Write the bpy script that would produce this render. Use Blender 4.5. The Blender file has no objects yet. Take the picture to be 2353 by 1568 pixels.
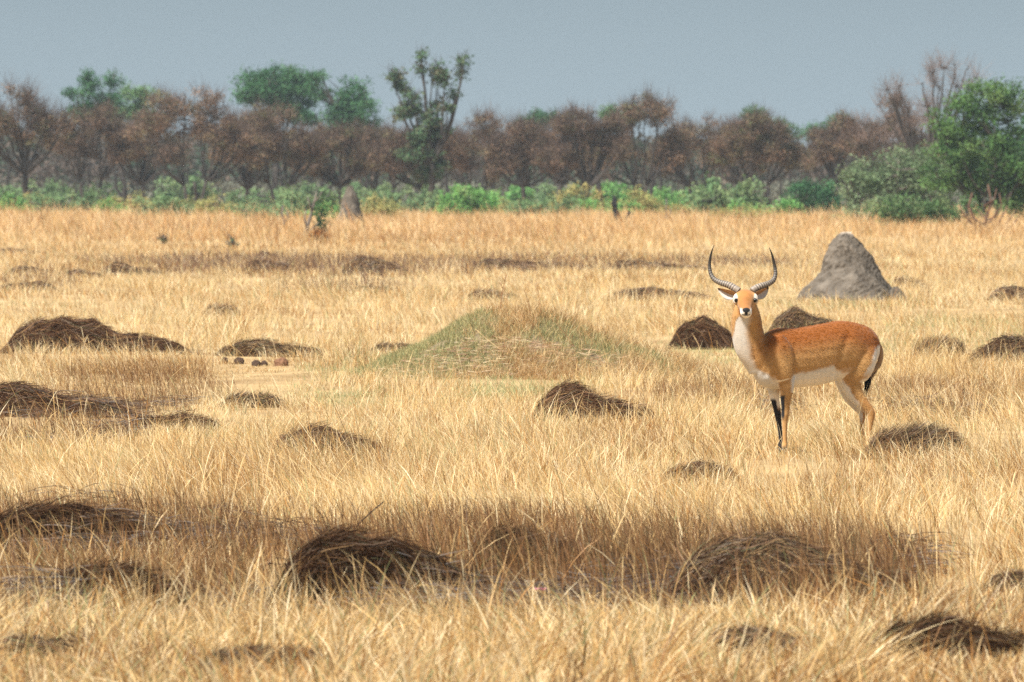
import bpy, bmesh, math, random
import numpy as np
from mathutils import Vector

SC = bpy.context.scene
COL = SC.collection
RNG = np.random.default_rng(7)
FPX = 19608.0          # focal length in 2353-pixel-wide picture units
HZ = 411.0             # row of the true horizon in those units
CAMH = 2.15
GC = FPX * CAMH


# ------------------------------------------------------------------ helpers
def tag(o, label=None, cat=None, group=None, kind=None):
    if label: o['label'] = label
    if cat: o['category'] = cat
    if group: o['group'] = group
    if kind: o['kind'] = kind
    return o


def empty(name, loc=(0, 0, 0), rz=0.0):
    o = bpy.data.objects.new(name, None)
    o.empty_display_size = 0.2
    o.location = loc
    o.rotation_euler = (0, 0, rz)
    COL.objects.link(o)
    return o


def link(name, me, mats, parent=None, loc=None):
    o = bpy.data.objects.new(name, me)
    for m in (mats if isinstance(mats, (list, tuple)) else [mats]):
        me.materials.append(m)
    COL.objects.link(o)
    if parent is not None: o.parent = parent
    if loc is not None: o.location = loc
    return o


def copy_tree(root):
    c = root.copy(); COL.objects.link(c)
    for ch in list(root.children):
        k = ch.copy(); COL.objects.link(k); k.parent = c
        for g in list(ch.children):
            q = g.copy(); COL.objects.link(q); q.parent = k
    return c


def raw_mesh(name, V, F, colors=None, nper=3):
    """V (n,3), F flat corner indices for faces of nper corners, colors (n,3)"""
    V = np.ascontiguousarray(V, np.float32); F = np.ascontiguousarray(F, np.int32).ravel()
    me = bpy.data.meshes.new(name)
    me.vertices.add(len(V)); me.vertices.foreach_set('co', V.ravel())
    nf = len(F) // nper
    me.loops.add(len(F)); me.loops.foreach_set('vertex_index', F)
    me.polygons.add(nf)
    me.polygons.foreach_set('loop_start', np.arange(0, nf * nper, nper, dtype=np.int32))
    if colors is not None:
        a = me.attributes.new('Col', 'FLOAT_COLOR', 'POINT')
        c = np.ones((len(V), 4), np.float32); c[:, :3] = colors
        a.data.foreach_set('color', c.ravel())
    me.update(calc_edges=True)
    return me


def _hash(ix, iy, seed):
    h = (ix.astype(np.int64) * 374761393 + iy.astype(np.int64) * 668265263 + seed * 982451653) & 0x7fffffff
    h = ((h ^ (h >> 13)) * 1274126177) & 0x7fffffff
    h = (h ^ (h >> 16)) & 0xffffff
    return h / float(0xffffff)


def vnoise(x, y, seed=0):
    x = np.asarray(x, float); y = np.asarray(y, float)
    ix = np.floor(x); iy = np.floor(y); fx = x - ix; fy = y - iy
    fx = fx * fx * (3 - 2 * fx); fy = fy * fy * (3 - 2 * fy)
    a = _hash(ix, iy, seed); b = _hash(ix + 1, iy, seed)
    c = _hash(ix, iy + 1, seed); d = _hash(ix + 1, iy + 1, seed)
    return (a * (1 - fx) + b * fx) * (1 - fy) + (c * (1 - fx) + d * fx) * fy


def fbm(x, y, seed=0, n=3):
    s = 0.0; a = 0.5; t = 0.0
    for i in range(n):
        s = s + a * vnoise(x * 2 ** i, y * 2 ** i, seed + i * 17); t += a; a *= 0.5
    return s / t


def smooth(e0, e1, x):
    t = np.clip((np.asarray(x, float) - e0) / (e1 - e0), 0, 1)
    return t * t * (3 - 2 * t)


def gp(x, y):
    """ground point seen at picture position (x, y)"""
    d = GC / (y - HZ)
    return (x - 1176.5) / FPX * d, d


AX, AY = gp(1860, 1048.3)     # where the antelope stands

# central low mound: part of relief
GMX, GMY = gp(1165, 876)
GMX, GMY = GMX, GMY + 0.6


def mound_h(X, Y):
    dx = X - GMX
    a = np.where(dx < 0, 1.95, 2.55)
    dy = Y - GMY
    b = 1.9
    r = np.sqrt((dx / a) ** 2 + (dy / b) ** 2)
    r = np.clip(r, 0, 1)
    p = np.where(r < 0.16, 1 - r * r * 1.2, 0)
    cone = (1 - r) ** 1.35
    cone = 0.93 * (1 - np.sqrt(np.clip(r * r + 0.035, 0, 9)) + 0.017).clip(0, 1) ** 1.12 / 0.80 * 0.93
    bump = 1 + 0.26 * (fbm(X * 2.2 + 11, Y * 1.6, 5) - 0.5)
    return 0.91 * cone * bump


def ground_h(X, Y):
    X = np.asarray(X, float); Y = np.asarray(Y, float)
    f = 1 - 0.8 * smooth(90, 260, Y)
    return f * (0.16 * (fbm(X / 5.0 + 3.3, Y / 7.0, 1, 2) - 0.5) + 0.05 * (vnoise(X / 1.4, Y / 1.6, 9) - 0.5))


# ------------------------------------------------------------------ materials
def new_mat(name):
    m = bpy.data.materials.new(name); m.use_nodes = True
    nt = m.node_tree; nt.nodes.clear()
    out = nt.nodes.new('ShaderNodeOutputMaterial')
    return m, nt, out


def leaf_mat(name, transl=0.3, gloss=0.0, rough=0.5):
    m, nt, out = new_mat(name); N = nt.nodes; L = nt.links
    at = N.new('ShaderNodeAttribute'); at.attribute_name = 'Col'
    d = N.new('ShaderNodeBsdfDiffuse'); t = N.new('ShaderNodeBsdfTranslucent')
    mx = N.new('ShaderNodeMixShader'); mx.inputs[0].default_value = transl
    L.new(at.outputs['Color'], d.inputs['Color']); L.new(at.outputs['Color'], t.inputs['Color'])
    L.new(d.outputs[0], mx.inputs[1]); L.new(t.outputs[0], mx.inputs[2])
    last = mx.outputs[0]
    if gloss > 0:
        g = N.new('ShaderNodeBsdfGlossy'); g.inputs['Roughness'].default_value = rough
        m2 = N.new('ShaderNodeMixShader'); m2.inputs[0].default_value = gloss
        L.new(last, m2.inputs[1]); L.new(g.outputs[0], m2.inputs[2]); last = m2.outputs[0]
    L.new(last, out.inputs['Surface'])
    return m


def rock_mat(name, c1, c2, scale=6.0, bump=0.5, rough=0.9, attr=False, dist=0.02):
    m, nt, out = new_mat(name); N = nt.nodes; L = nt.links
    p = N.new('ShaderNodeBsdfPrincipled'); p.inputs['Roughness'].default_value = rough
    p.inputs['Specular IOR Level'].default_value = 0.15
    tc = N.new('ShaderNodeTexCoord')
    n = N.new('ShaderNodeTexNoise'); n.inputs['Scale'].default_value = scale; n.inputs['Detail'].default_value = 8
    n.inputs['Roughness'].default_value = 0.65
    L.new(tc.outputs['Object'], n.inputs['Vector'])
    r = N.new('ShaderNodeValToRGB'); r.color_ramp.elements[0].position = 0.3; r.color_ramp.elements[1].position = 0.7
    r.color_ramp.elements[0].color = (*c1, 1); r.color_ramp.elements[1].color = (*c2, 1)
    L.new(n.outputs['Fac'], r.inputs['Fac'])
    last = r.outputs['Color']
    if attr:
        at = N.new('ShaderNodeAttribute'); at.attribute_name = 'Col'
        mx = N.new('ShaderNodeMix'); mx.data_type = 'RGBA'; mx.blend_type = 'MULTIPLY'; mx.inputs[0].default_value = 1
        L.new(last, mx.inputs[6]); L.new(at.outputs['Color'], mx.inputs[7]); last = mx.outputs[2]
    L.new(last, p.inputs['Base Color'])
    b = N.new('ShaderNodeBump'); b.inputs['Strength'].default_value = bump; b.inputs['Distance'].default_value = dist
    n2 = N.new('ShaderNodeTexNoise'); n2.inputs['Scale'].default_value = scale * 4; n2.inputs['Detail'].default_value = 6
    L.new(tc.outputs['Object'], n2.inputs['Vector']); L.new(n2.outputs['Fac'], b.inputs['Height'])
    L.new(b.outputs[0], p.inputs['Normal']); L.new(p.outputs[0], out.inputs['Surface'])
    return m


def plain_mat(name, col, rough=0.6, spec=0.3):
    m, nt, out = new_mat(name); N = nt.nodes; L = nt.links
    p = N.new('ShaderNodeBsdfPrincipled'); p.inputs['Base Color'].default_value = (*col, 1)
    p.inputs['Roughness'].default_value = rough; p.inputs['Specular IOR Level'].default_value = spec
    L.new(p.outputs[0], out.inputs['Surface'])
    return m


M_GRASS = leaf_mat('straw', 0.35, 0.012, 0.4)
M_LEAF = leaf_mat('foliage', 0.30)
M_THATCH = leaf_mat('thatch', 0.05)
M_BARK = rock_mat('bark', (0.035, 0.030, 0.028), (0.085, 0.07, 0.06), 4.0, 0.6)
M_BARKPALE = rock_mat('pale_bark', (0.10, 0.085, 0.075), (0.20, 0.165, 0.14), 4.0, 0.6)
M_CHAR = rock_mat('charred_wood', (0.010, 0.010, 0.011), (0.03, 0.028, 0.027), 5.0, 0.6)
M_CLAY = rock_mat('termite_clay', (0.090, 0.076, 0.062), (0.20, 0.172, 0.142), 3.6, 1.0, 0.95, True, 0.05)
M_CORE2 = rock_mat('brown_thatch_core', (0.07, 0.042, 0.024), (0.20, 0.125, 0.07), 14.0, 1.0, 0.95, False, 0.03)
M_CORE = rock_mat('dark_thatch_core', (0.020, 0.012, 0.008), (0.075, 0.045, 0.028), 14.0, 1.0, 0.95, False, 0.03)


# ------------------------------------------------------------------ ribbons (blades, strands, twigs)
def ribbons(P, W, side, col, tipcol=None):
    """P (N,K,3) paths, W (N,K-1) half widths, side (N,3) -> V, F(tris), C; pointed tips"""
    N, K, _ = P.shape
    S = side[:, None, :] * W[:, :, None]
    body = P[:, :K - 1]
    V = np.empty((N, 2 * (K - 1) + 1, 3), np.float32)
    V[:, 0:2 * (K - 1):2] = body - S
    V[:, 1:2 * (K - 1):2] = body + S
    V[:, -1] = P[:, -1]
    tris = []
    for k in range(K - 2):
        a = 2 * k
        tris += [(a, a + 1, a + 3), (a, a + 3, a + 2)]
    a = 2 * (K - 2)
    tris.append((a, a + 1, a + 2))
    T = np.array(tris, np.int32)
    nv = V.shape[1]
    F = (np.arange(N, dtype=np.int32)[:, None, None] * nv + T[None]).reshape(-1)
    C = np.empty((N, nv, 3), np.float32)
    C[:] = col[:, None, :]
    if tipcol is not None:
        C[:, -1] = tipcol
    return V.reshape(-1, 3), F, C.reshape(-1, 3)


def blade_paths(base, h, leanx, leany, droop, K):
    """curved blades: lean grows with the square of height"""
    N = len(base)
    t = np.linspace(0, 1, K)[None, :]
    P = np.empty((N, K, 3), np.float32)
    l = t * 0.35 + 0.65 * t * t
    P[:, :, 0] = base[:, 0:1] + leanx[:, None] * h[:, None] * l
    P[:, :, 1] = base[:, 1:2] + leany[:, None] * h[:, None] * l
    lm = np.sqrt(leanx ** 2 + leany ** 2)
    up = 1 / np.sqrt(1 + 0.6 * lm ** 2)
    P[:, :, 2] = base[:, 2:3] + h[:, None] * (t * up[:, None] - droop[:, None] * t ** 3)
    return P


def join(parts):
    Vs, Fs, Cs = [], [], []; off = 0
    for V, F, C in parts:
        Vs.append(V); Fs.append(np.asarray(F, np.int64) + off); Cs.append(C); off += len(V)
    return np.concatenate(Vs), np.concatenate(Fs), np.concatenate(Cs)


def tube(path, rad, sides=6, col=(0.1, 0.1, 0.1), cap=True):
    """tapered tube as triangles"""
    path = np.asarray(path, float); rad = np.asarray(rad, float); K = len(path)
    T = np.gradient(path, axis=0); T /= np.linalg.norm(T, axis=1)[:, None] + 1e-9
    ref = np.array([0.13, 0.97, 0.2]) if abs(T[0][1]) < 0.9 else np.array([1.0, 0.1, 0])
    A = np.cross(T, ref); A /= np.linalg.norm(A, axis=1)[:, None] + 1e-9
    B = np.cross(T, A)
    th = np.arange(sides) * 2 * math.pi / sides
    V = path[:, None, :] + rad[:, None, None] * (A[:, None, :] * np.cos(th)[None, :, None] + B[:, None, :] * np.sin(th)[None, :, None])
    V = V.reshape(-1, 3)
    F = []
    for k in range(K - 1):
        for s in range(sides):
            a = k * sides + s; b = k * sides + (s + 1) % sides
            F += [a, b, b + sides, a, b + sides, a + sides]
    if cap:
        V = np.vstack([V, path[-1:], path[:1]])
        n = K * sides
        for s in range(sides):
            F += [(K - 1) * sides + s, (K - 1) * sides + (s + 1) % sides, n]
            F += [(s + 1) % sides, s, n + 1]
    C = np.tile(np.asarray(col, np.float32), (len(V), 1))
    return V, np.array(F), C


# ------------------------------------------------------------------ ground
def build_ground():
    xs = np.concatenate([-np.geomspace(5000, 40, 26)[:-1], np.linspace(-40, 40, 200), np.geomspace(40, 5000, 26)[1:]])
    ys = np.concatenate([np.linspace(-400, 20, 12)[:-1], np.linspace(20, 130, 260), np.geomspace(130, 700, 160)[1:], np.geomspace(700, 9000, 24)[1:]])
    X, Y = np.meshgrid(xs, ys)
    near = (1 - smooth(35, 60, np.abs(X)) * 0.0)
    Z = ground_h(X, Y) * near
    Z = np.where((Y > 10) & (Y < 720), Z, 0)
    V = np.stack([X, Y, Z], -1).reshape(-1, 3)
    nx = len(xs); ny = len(ys)
    i = np.arange(nx - 1)[None, :] + np.arange(ny - 1)[:, None] * nx
    F = np.stack([i, i + 1, i + 1 + nx, i + nx], -1).reshape(-1)
    me = raw_mesh('ground', V, F, None, 4)
    m, nt, out = new_mat('dry_ground'); N = nt.nodes; L = nt.links
    p = N.new('ShaderNodeBsdfPrincipled'); p.inputs['Roughness'].default_value = 0.95; p.inputs['Specular IOR Level'].default_value = 0.1
    g = N.new('ShaderNodeNewGeometry')
    n1 = N.new('ShaderNodeTexNoise'); n1.inputs['Scale'].default_value = 0.6; n1.inputs['Detail'].default_value = 9; n1.inputs['Roughness'].default_value = 0.7
    r = N.new('ShaderNodeValToRGB')
    e = r.color_ramp.elements
    e[0].position = 0.33; e[0].color = (0.23, 0.145, 0.07, 1)
    e[1].position = 0.66; e[1].color = (0.46, 0.33, 0.17, 1)
    L.new(g.outputs['Position'], n1.inputs['Vector']); L.new(n1.outputs['Fac'], r.inputs['Fac'])
    L.new(r.outputs['Color'], p.inputs['Base Color'])
    n2 = N.new('ShaderNodeTexNoise'); n2.inputs['Scale'].default_value = 25; n2.inputs['Detail'].default_value = 5
    b = N.new('ShaderNodeBump'); b.inputs['Strength'].default_value = 0.8; b.inputs['Distance'].default_value = 0.03
    L.new(g.outputs['Position'], n2.inputs['Vector']); L.new(n2.outputs['Fac'], b.inputs['Height']); L.new(b.outputs[0], p.inputs['Normal'])
    L.new(p.outputs[0], out.inputs['Surface'])
    o = link('ground', me, m); tag(o, kind='structure')


# ------------------------------------------------------------------ dark thatch mounds
# x0, x1, peak x, top row, base row (2353-wide picture units), darkness, comb (+1 strands run to the right), thatch length, label
MOUNDS = [
    (12, 420, 140, 727, 818, 1.0, 1, 'largest dark brown thatch hump at the left, long slope running down to the right'),
    (-60, 300, 30, 880, 962, 0.9, 1, 'dark thatch ridge cut by the left edge, below the largest dark hump'),
    (275, 512, 400, 950, 1003, 0.85, 1, 'flat arched tangle of dark stems right below the ridge on the left edge'),
    (620, 890, 735, 978, 1046, 0.8, 1, 'dark brown arched thatch left of centre, half buried in straw'),
    (1222, 1515, 1330, 880, 978, 0.9, 1, 'combed brown thatch hump in front of the green mound, stems sweeping right'),
    (1520, 1705, 1605, 1058, 1110, 0.9, 1, 'small dark thatch clump in straw below and left of the antelope legs'),
    (1990, 2225, 2100, 992, 1066, 0.55, 1, 'loose dark green and brown tussock just right of the antelope hind legs'),
    (1543, 1690, 1612, 723, 793, 1.0, -1, 'rounded dark mound directly left of the antelope neck'),
    (1770, 1965, 1835, 705, 772, 0.45, 1, 'brown dry tussock hump behind the antelope back'),
    (2098, 2222, 2165, 782, 812, 0.6, 1, 'small dark tuft right of the antelope rump'),
    (2235, 2420, 2330, 770, 832, 0.7, -1, 'dark hump cut by the right edge level with the antelope back'),
    (1395, 1650, 1500, 661, 690, 0.85, 1, 'long low dark hump left of the antelope horns'),
    (1072, 1190, 1120, 669, 692, 0.6, 1, 'little dark streak of thatch just above the green mound'),
    (465, 548, 510, 701, 721, 0.45, 1, 'small grey green tuft in pale grass above the largest dark hump'),
    (-20, 112, 20, 571, 586, 0.8, 1, 'farthest thin dark hump on the left edge of the field'),
    (18, 122, 55, 611, 630, 0.9, 1, 'dark hump second from the top at the left edge'),
    (-10, 128, 70, 647, 670, 0.9, 1, 'dark hump third from the top at the left edge'),
    (236, 372, 275, 602, 634, 0.7, 1, 'dark hump at the left end of the distant brown row'),
    (548, 720, 590, 596, 626, 0.75, 1, 'dark hump under the small peaked one in the distant row'),
    (583, 640, 606, 577, 597, 0.75, 1, 'small peaked dark hump far out above the distant row'),
    (785, 945, 840, 585, 634, 0.65, 1, 'tallest brown hump of the distant row, below the slender spire'),
    (1085, 1400, 1130, 594, 622, 0.6, 1, 'long brown streak of thatch beyond the green mound'),
    (1395, 1640, 1460, 596, 622, 0.6, 1, 'brown thatch streak at the right end of the distant row, left of the horns'),
    (1735, 1850, 1770, 597, 617, 0.7, 1, 'short dark streak between the antelope horns and the grey termite mound'),
    (800, 905, 850, 655, 674, 0.7, 1, 'thin dark patch of thatch below the tallest hump of the distant row'),
    (2050, 2130, 2080, 640, 664, 0.55, 1, 'brown patch of thatch touching the right foot of the grey termite mound'),
    (2275, 2420, 2320, 656, 688, 0.8, 1, 'dark hump at the right edge beyond the grey termite mound'),
    (140, 235, 180, 622, 642, 0.5, 1, 'faint brown hump between the left edge and the distant row'),
    (500, 745, 600, 780, 822, 0.25, 1, 'yellowish flattened tussock behind the earth clods'),
    (850, 950, 905, 790, 803, 0.2, 1, 'small brown thatch patch at the left foot of the green mound'),
    (505, 650, 585, 908, 936, 0.1, 1, 'brown tussock below the earth clods, left of centre'),
    (630, 1190, 790, 1215, 1400, 1.0, 1, 'biggest foreground thatch hump, dark matted stems left of centre'),
    (1060, 1560, 1200, 1218, 1340, 0.8, 1, 'long brown thatch ridge joined to the right of the biggest foreground hump'),
    (60, 440, 250, 1296, 1412, 1.0, 1, 'dark arched thatch hump in the lower left corner'),
    (-60, 480, 90, 1155, 1275, 0.8, 1, 'grey brown thatch bank at the left edge of the foreground'),
    (1540, 2130, 1800, 1222, 1395, 0.7, 1, 'broad brown tussock bank in the right foreground'),
    (1990, 2450, 2180, 1415, 1545, 0.85, 1, 'dark thatch slope in the lower right corner'),
    (1610, 1860, 1740, 1440, 1530, 0.7, -1, 'dark tussock low in the foreground, left of the lower right slope'),
    (2265, 2450, 2360, 1310, 1378, 0.7, -1, 'dark clump on the right edge above the lower right slope'),
    (440, 760, 600, 1498, 1556, 0.6, 1, 'dark gap of matted stems at the bottom edge left of centre'),
    (-60, 215, 60, 1462, 1518, 0.7, 1, 'matted dark stems in the bottom left corner'),
]
FOOT = []      # footprints: cx, cy, a_left, a_right, b, height


def dome_fn(m):
    x0, x1, xp, yt, yb = m[:5]
    X0, d = gp(x0, yb); X1, _ = gp(x1, yb); XP, _ = gp(xp, yb)
    aL = XP - X0; aR = X1 - XP
    b = min(max(0.24 * (X1 - X0), 0.30), 0.85)
    cy = d + b * 0.6
    H = CAMH - (yt - HZ) * cy / FPX - float(ground_h(XP, cy))
    return XP, cy, aL * 1.10, aR * 1.12, b, max(H, 0.09)


def _dome(x, y, f, seed):
    XP, cy, aL, aR, b, H = f
    dx = x - XP; dy = y - cy - 0.12 * b * np.sin(dx * 4 + seed)
    u = np.clip(np.abs(dx) / np.where(dx < 0, aL, aR), 0, 1)
    tail = (aR > 1.25 * aL) and (aL + aR > 0.75)
    ridge = np.where(dx < 0, (1 - u ** 2.0) ** 0.9, (1 - u ** 1.2) ** 1.05 if tail else (1 - u ** 2.0) ** 0.8)
    fr = 1.6 / max(0.5, min(aL + aR, 1.6)) ** 0.7
    w = 0.74 + 0.52 * fbm(x * 1.7 * fr + seed * 3.7, y * 0.9 + 5, seed, 3)
    bumps = 0.46 * (fbm(x * 4.0 * fr + seed, y * 3.0, seed + 2, 3) - 0.5) * smooth(1.0, 0.75, u)
    cross = np.clip(1 - np.abs(dy / b) ** 2.2, 0, 1) ** 0.8
    r = np.sqrt(u ** 2 + (dy / b) ** 2)
    return (ridge * w + bumps) * cross, r


_NORM = {}


def dome_z(x, y, f, seed):
    if seed not in _NORM:
        gx, gy = np.meshgrid(np.linspace(f[0] - f[2], f[0] + f[3], 60), np.linspace(f[1] - f[4], f[1] + f[4], 20))
        q = _dome(gx.ravel(), gy.ravel(), f, seed)[0]
        _NORM[seed] = float(np.percentile(q, 99))
    z, r = _dome(x, y, f, seed)
    return (f[5] * 0.90 - 0.035) * z / _NORM[seed] - 0.06 * smooth(0.8, 1.0, r)


def build_mounds():
    global FOOT
    for i, m in enumerate(MOUNDS):
        f = dome_fn(m); FOOT.append(f)
        XP, cy, aL, aR, b, H = f
        dark, comb, label = m[5], m[6], m[7]
        gz = float(ground_h(XP, cy))
        rng = np.random.default_rng(100 + i)
        # core
        nr, na = 9, 36
        parts = []
        rr = np.linspace(0, 1, nr + 1)[1:]
        th = np.arange(na) * 2 * math.pi / na
        R, TH = np.meshgrid(rr, th, indexing='ij')
        ct = np.cos(TH); st = np.sin(TH)
        xx = XP + R * ct * np.where(ct < 0, aL, aR) * 0.97; yy = cy + R * st * b * 0.97
        zz = gz + dome_z(xx, yy, f, i) * 0.96 + 0.03 * H * (vnoise(xx * 9, yy * 9, i) - 0.5)
        V = np.stack([xx, yy, zz], -1).reshape(-1, 3)
        V = np.vstack([V, [[XP, cy, gz + float(dome_z(np.array([XP]), np.array([cy]), f, i)[0]) * 0.96]]])
        F = []
        top = len(V) - 1
        for s in range(na):
            F += [top, s, (s + 1) % na]
        for k in range(nr - 1):
            for s in range(na):
                a0 = k * na + s; b0 = k * na + (s + 1) % na
                F += [a0, a0 + na, b0 + na, a0, b0 + na, b0]
        V = V - np.array([XP, cy, gz])
        ncore = len(F) // 3
        tone = 0.55 + 0.45 * (1 - dark)
        parts.append((V, np.array(F), np.tile(np.array([0.1, 0.1, 0.1], np.float32), (len(V), 1))))
        # strands draped over it
        pxm = FPX / cy
        area = (aL + aR) * pxm * H * pxm
        n = int(np.clip(area * 0.42, 350, 11000))
        q = rng.random(n); ang = rng.random(n) * 2 * math.pi
        rad = np.sqrt(q) * 0.98
        c = np.cos(ang); s = np.sin(ang)
        sx = rad * c * np.where(c < 0, aL, aR); sy = rad * s * b
        K = 6
        size = (aL + aR)
        ln = rng.uniform(0.16, 0.42, n) * min(max(size / 1.2, 0.5), 1.3)
        dirx = comb * (0.9 + 0.0 * sx); a0 = rng.normal(0, 0.3 if i == 4 else 0.6, n)
        flip = np.where(rng.random(n) < 0.12, -1, 1)
        dx = comb * np.cos(a0) * flip; dy = np.sin(a0)
        t = np.linspace(-0.4, 0.6, K)[None, :]
        px = sx[:, None] + dx[:, None] * ln[:, None] * t
        py = sy[:, None] + dy[:, None] * ln[:, None] * t
        lift = rng.uniform(0.0, 0.04, n) * (0.4 + 0.6 * min(1, H / 0.4))
        pz = dome_z(px + XP, py + cy, f, i) + lift[:, None] + 0.01
        # straighten each strand: blend with chord so ends spring free
        ch = pz[:, :1] + (pz[:, -1:] - pz[:, :1]) * (t + 0.4)
        pz = np.maximum(pz, ch) * 0.3 + pz * 0.7
        spring = rng.exponential(0.009, n)
        pz = pz + spring[:, None] * (np.abs(t - 0.1) * 1.6) ** 2
        tuft = dark < 0.62 and (aL + aR) < 1.1
        up = rng.random(n) < (0.40 if tuft else 0.06)
        kick = np.where(up, rng.uniform(0.02, 0.16 if tuft else 0.09, n), 0) * min(1.0, H / 0.25)
        pz = pz + kick[:, None] * ((t + 0.4) ** 1.6)
        P = np.stack([px, py, pz], -1)
        wv = rng.uniform(0.0008, 0.0020, n) * max(1.0, cy / 62)
        W = np.repeat(wv[:, None], K - 1, 1)
        sd = rng.normal(0, 1, (n, 3)); sd[:, 0] *= 0.3; sd[:, 2] += 0.8; sd /= np.linalg.norm(sd, axis=1)[:, None]
        pal = np.array([[0.055, 0.030, 0.020], [0.10, 0.058, 0.035], [0.165, 0.10, 0.06], [0.20, 0.155, 0.12], [0.30, 0.20, 0.10], [0.10, 0.105, 0.06]])
        w = np.array([0.30, 0.30, 0.16, 0.12, 0.06, 0.06]); w2 = np.array([0.05, 0.15, 0.28, 0.10, 0.30, 0.12])
        pr = w * dark + w2 * (1 - dark); pr /= pr.sum()
        col = pal[rng.choice(len(pal), n, p=pr)] * rng.uniform(0.75, 1.25, (n, 1))
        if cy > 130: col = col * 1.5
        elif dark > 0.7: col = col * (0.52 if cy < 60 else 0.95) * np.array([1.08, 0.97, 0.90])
        parts.append(ribbons(P, W, sd, col))
        V, F, C = join(parts)
        me = raw_mesh('thatch_mound', V, F, C)
        o = link('thatch_mound', me, [M_CORE if dark > 0.82 and cy < 130 else M_CORE2, M_THATCH], loc=(XP, cy, gz))
        mi = np.ones(len(F) // 3, np.int32); mi[:ncore] = 0
        me.polygons.foreach_set('material_index', mi)
        tag(o, label, 'grass mound', 'dark humps of matted dead grass in the field')


def in_mounds(X, Y, grow=0.9):
    r2 = np.full(len(X), 9.0)
    for (XP, cy, aL, aR, b, H) in FOOT:
        dx = X - XP
        a = np.where(dx < 0, aL, aR) * grow
        r2 = np.minimum(r2, (dx / a) ** 2 + ((Y - cy) / (b * grow)) ** 2)
    return r2


def front_of_mounds(X, Y):
    r = np.zeros(len(X), bool)
    for (XP, cy, aL, aR, b, H) in FOOT:
        r |= (np.abs(Y - cy + 0.66 * b) < 0.36 * b) & (X > XP - aL) & (X < XP + aR)
    return r


def before_mounds(X, Y):
    """strip of trampled grass in front of the nearest humps"""
    r = np.zeros(len(X))
    for (XP, cy, aL, aR, b, H) in FOOT:
        if cy > 50: continue
        n = 2.2
        r = np.maximum(r, smooth(n, n * 0.5, cy - b - Y) * (Y < cy) * (X > XP - aL * 0.9) * (X < XP + aR * 0.9))
    return r


# ------------------------------------------------------------------ grass
PAL = np.array([[0.76, 0.565, 0.29], [0.65, 0.44, 0.19], [0.86, 0.72, 0.46], [0.46, 0.235, 0.075], [0.27, 0.15, 0.07], [0.34, 0.36, 0.17]])


def screen(X, Y):
    return 1176.5 + X / Y * FPX, HZ + GC / Y


def ell(sx, sy, cx, cy, rx, ry):
    return ((sx - cx) / rx) ** 2 + ((sy - cy) / ry) ** 2


def green_mask(X, Y):
    sx, sy = screen(X, Y)
    g = np.zeros(len(X))
    for (cx, cy, rx, ry, v) in [(1000, 895, 330, 40, 1.0), (1760, 805, 380, 32, 0.9), (900, 850, 200, 35, 0.8), (2200, 770, 200, 40, 0.5),
                                (1880, 700, 180, 18, 0.6), (830, 925, 120, 18, 1.0)]:
        g = np.maximum(g, v * smooth(1.5, 0.2, ell(sx, sy, cx, cy, rx, ry)))
    return g * smooth(0.25, 0.62, fbm(X / 0.9 + 2, Y / 3.0, 95, 3))


def brown_mask(X, Y):
    sx, sy = screen(X, Y)
    g = np.zeros(len(X))
    for (cx, cy, rx, ry, v) in [(1240, 1330, 640, 120, 1.0), (1850, 1340, 330, 105, 1.0), (230, 1310, 470, 130, 0.9), (300, 900, 230, 60, 0.55),
                                (1650, 930, 220, 40, 0.5), (2150, 930, 170, 45, 0.45), (100, 985, 300, 50, 0.6), (600, 618, 620, 26, 0.85), (1250, 612, 640, 17, 1.0), (780, 665, 200, 14, 0.5), (60, 655, 160, 12, 0.6)]:
        g = np.maximum(g, v * smooth(1.2, 0.45, ell(sx, sy, cx, cy, rx, ry)))
    return g


def scatter(n, d0, d1, power, rng):
    """n ground points in the view wedge between distances d0 and d1, density falling as d**power"""
    u = rng.random(n); e = power + 1
    if abs(e) < 1e-6:
        d = d0 * (d1 / d0) ** u
    else:
        d = (d0 ** e + u * (d1 ** e - d0 ** e)) ** (1 / e)
    X = rng.uniform(-1, 1, n) * (0.064 * d + 1.5 + 0.022 * np.maximum(d - 90, 0))
    return X, d


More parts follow.
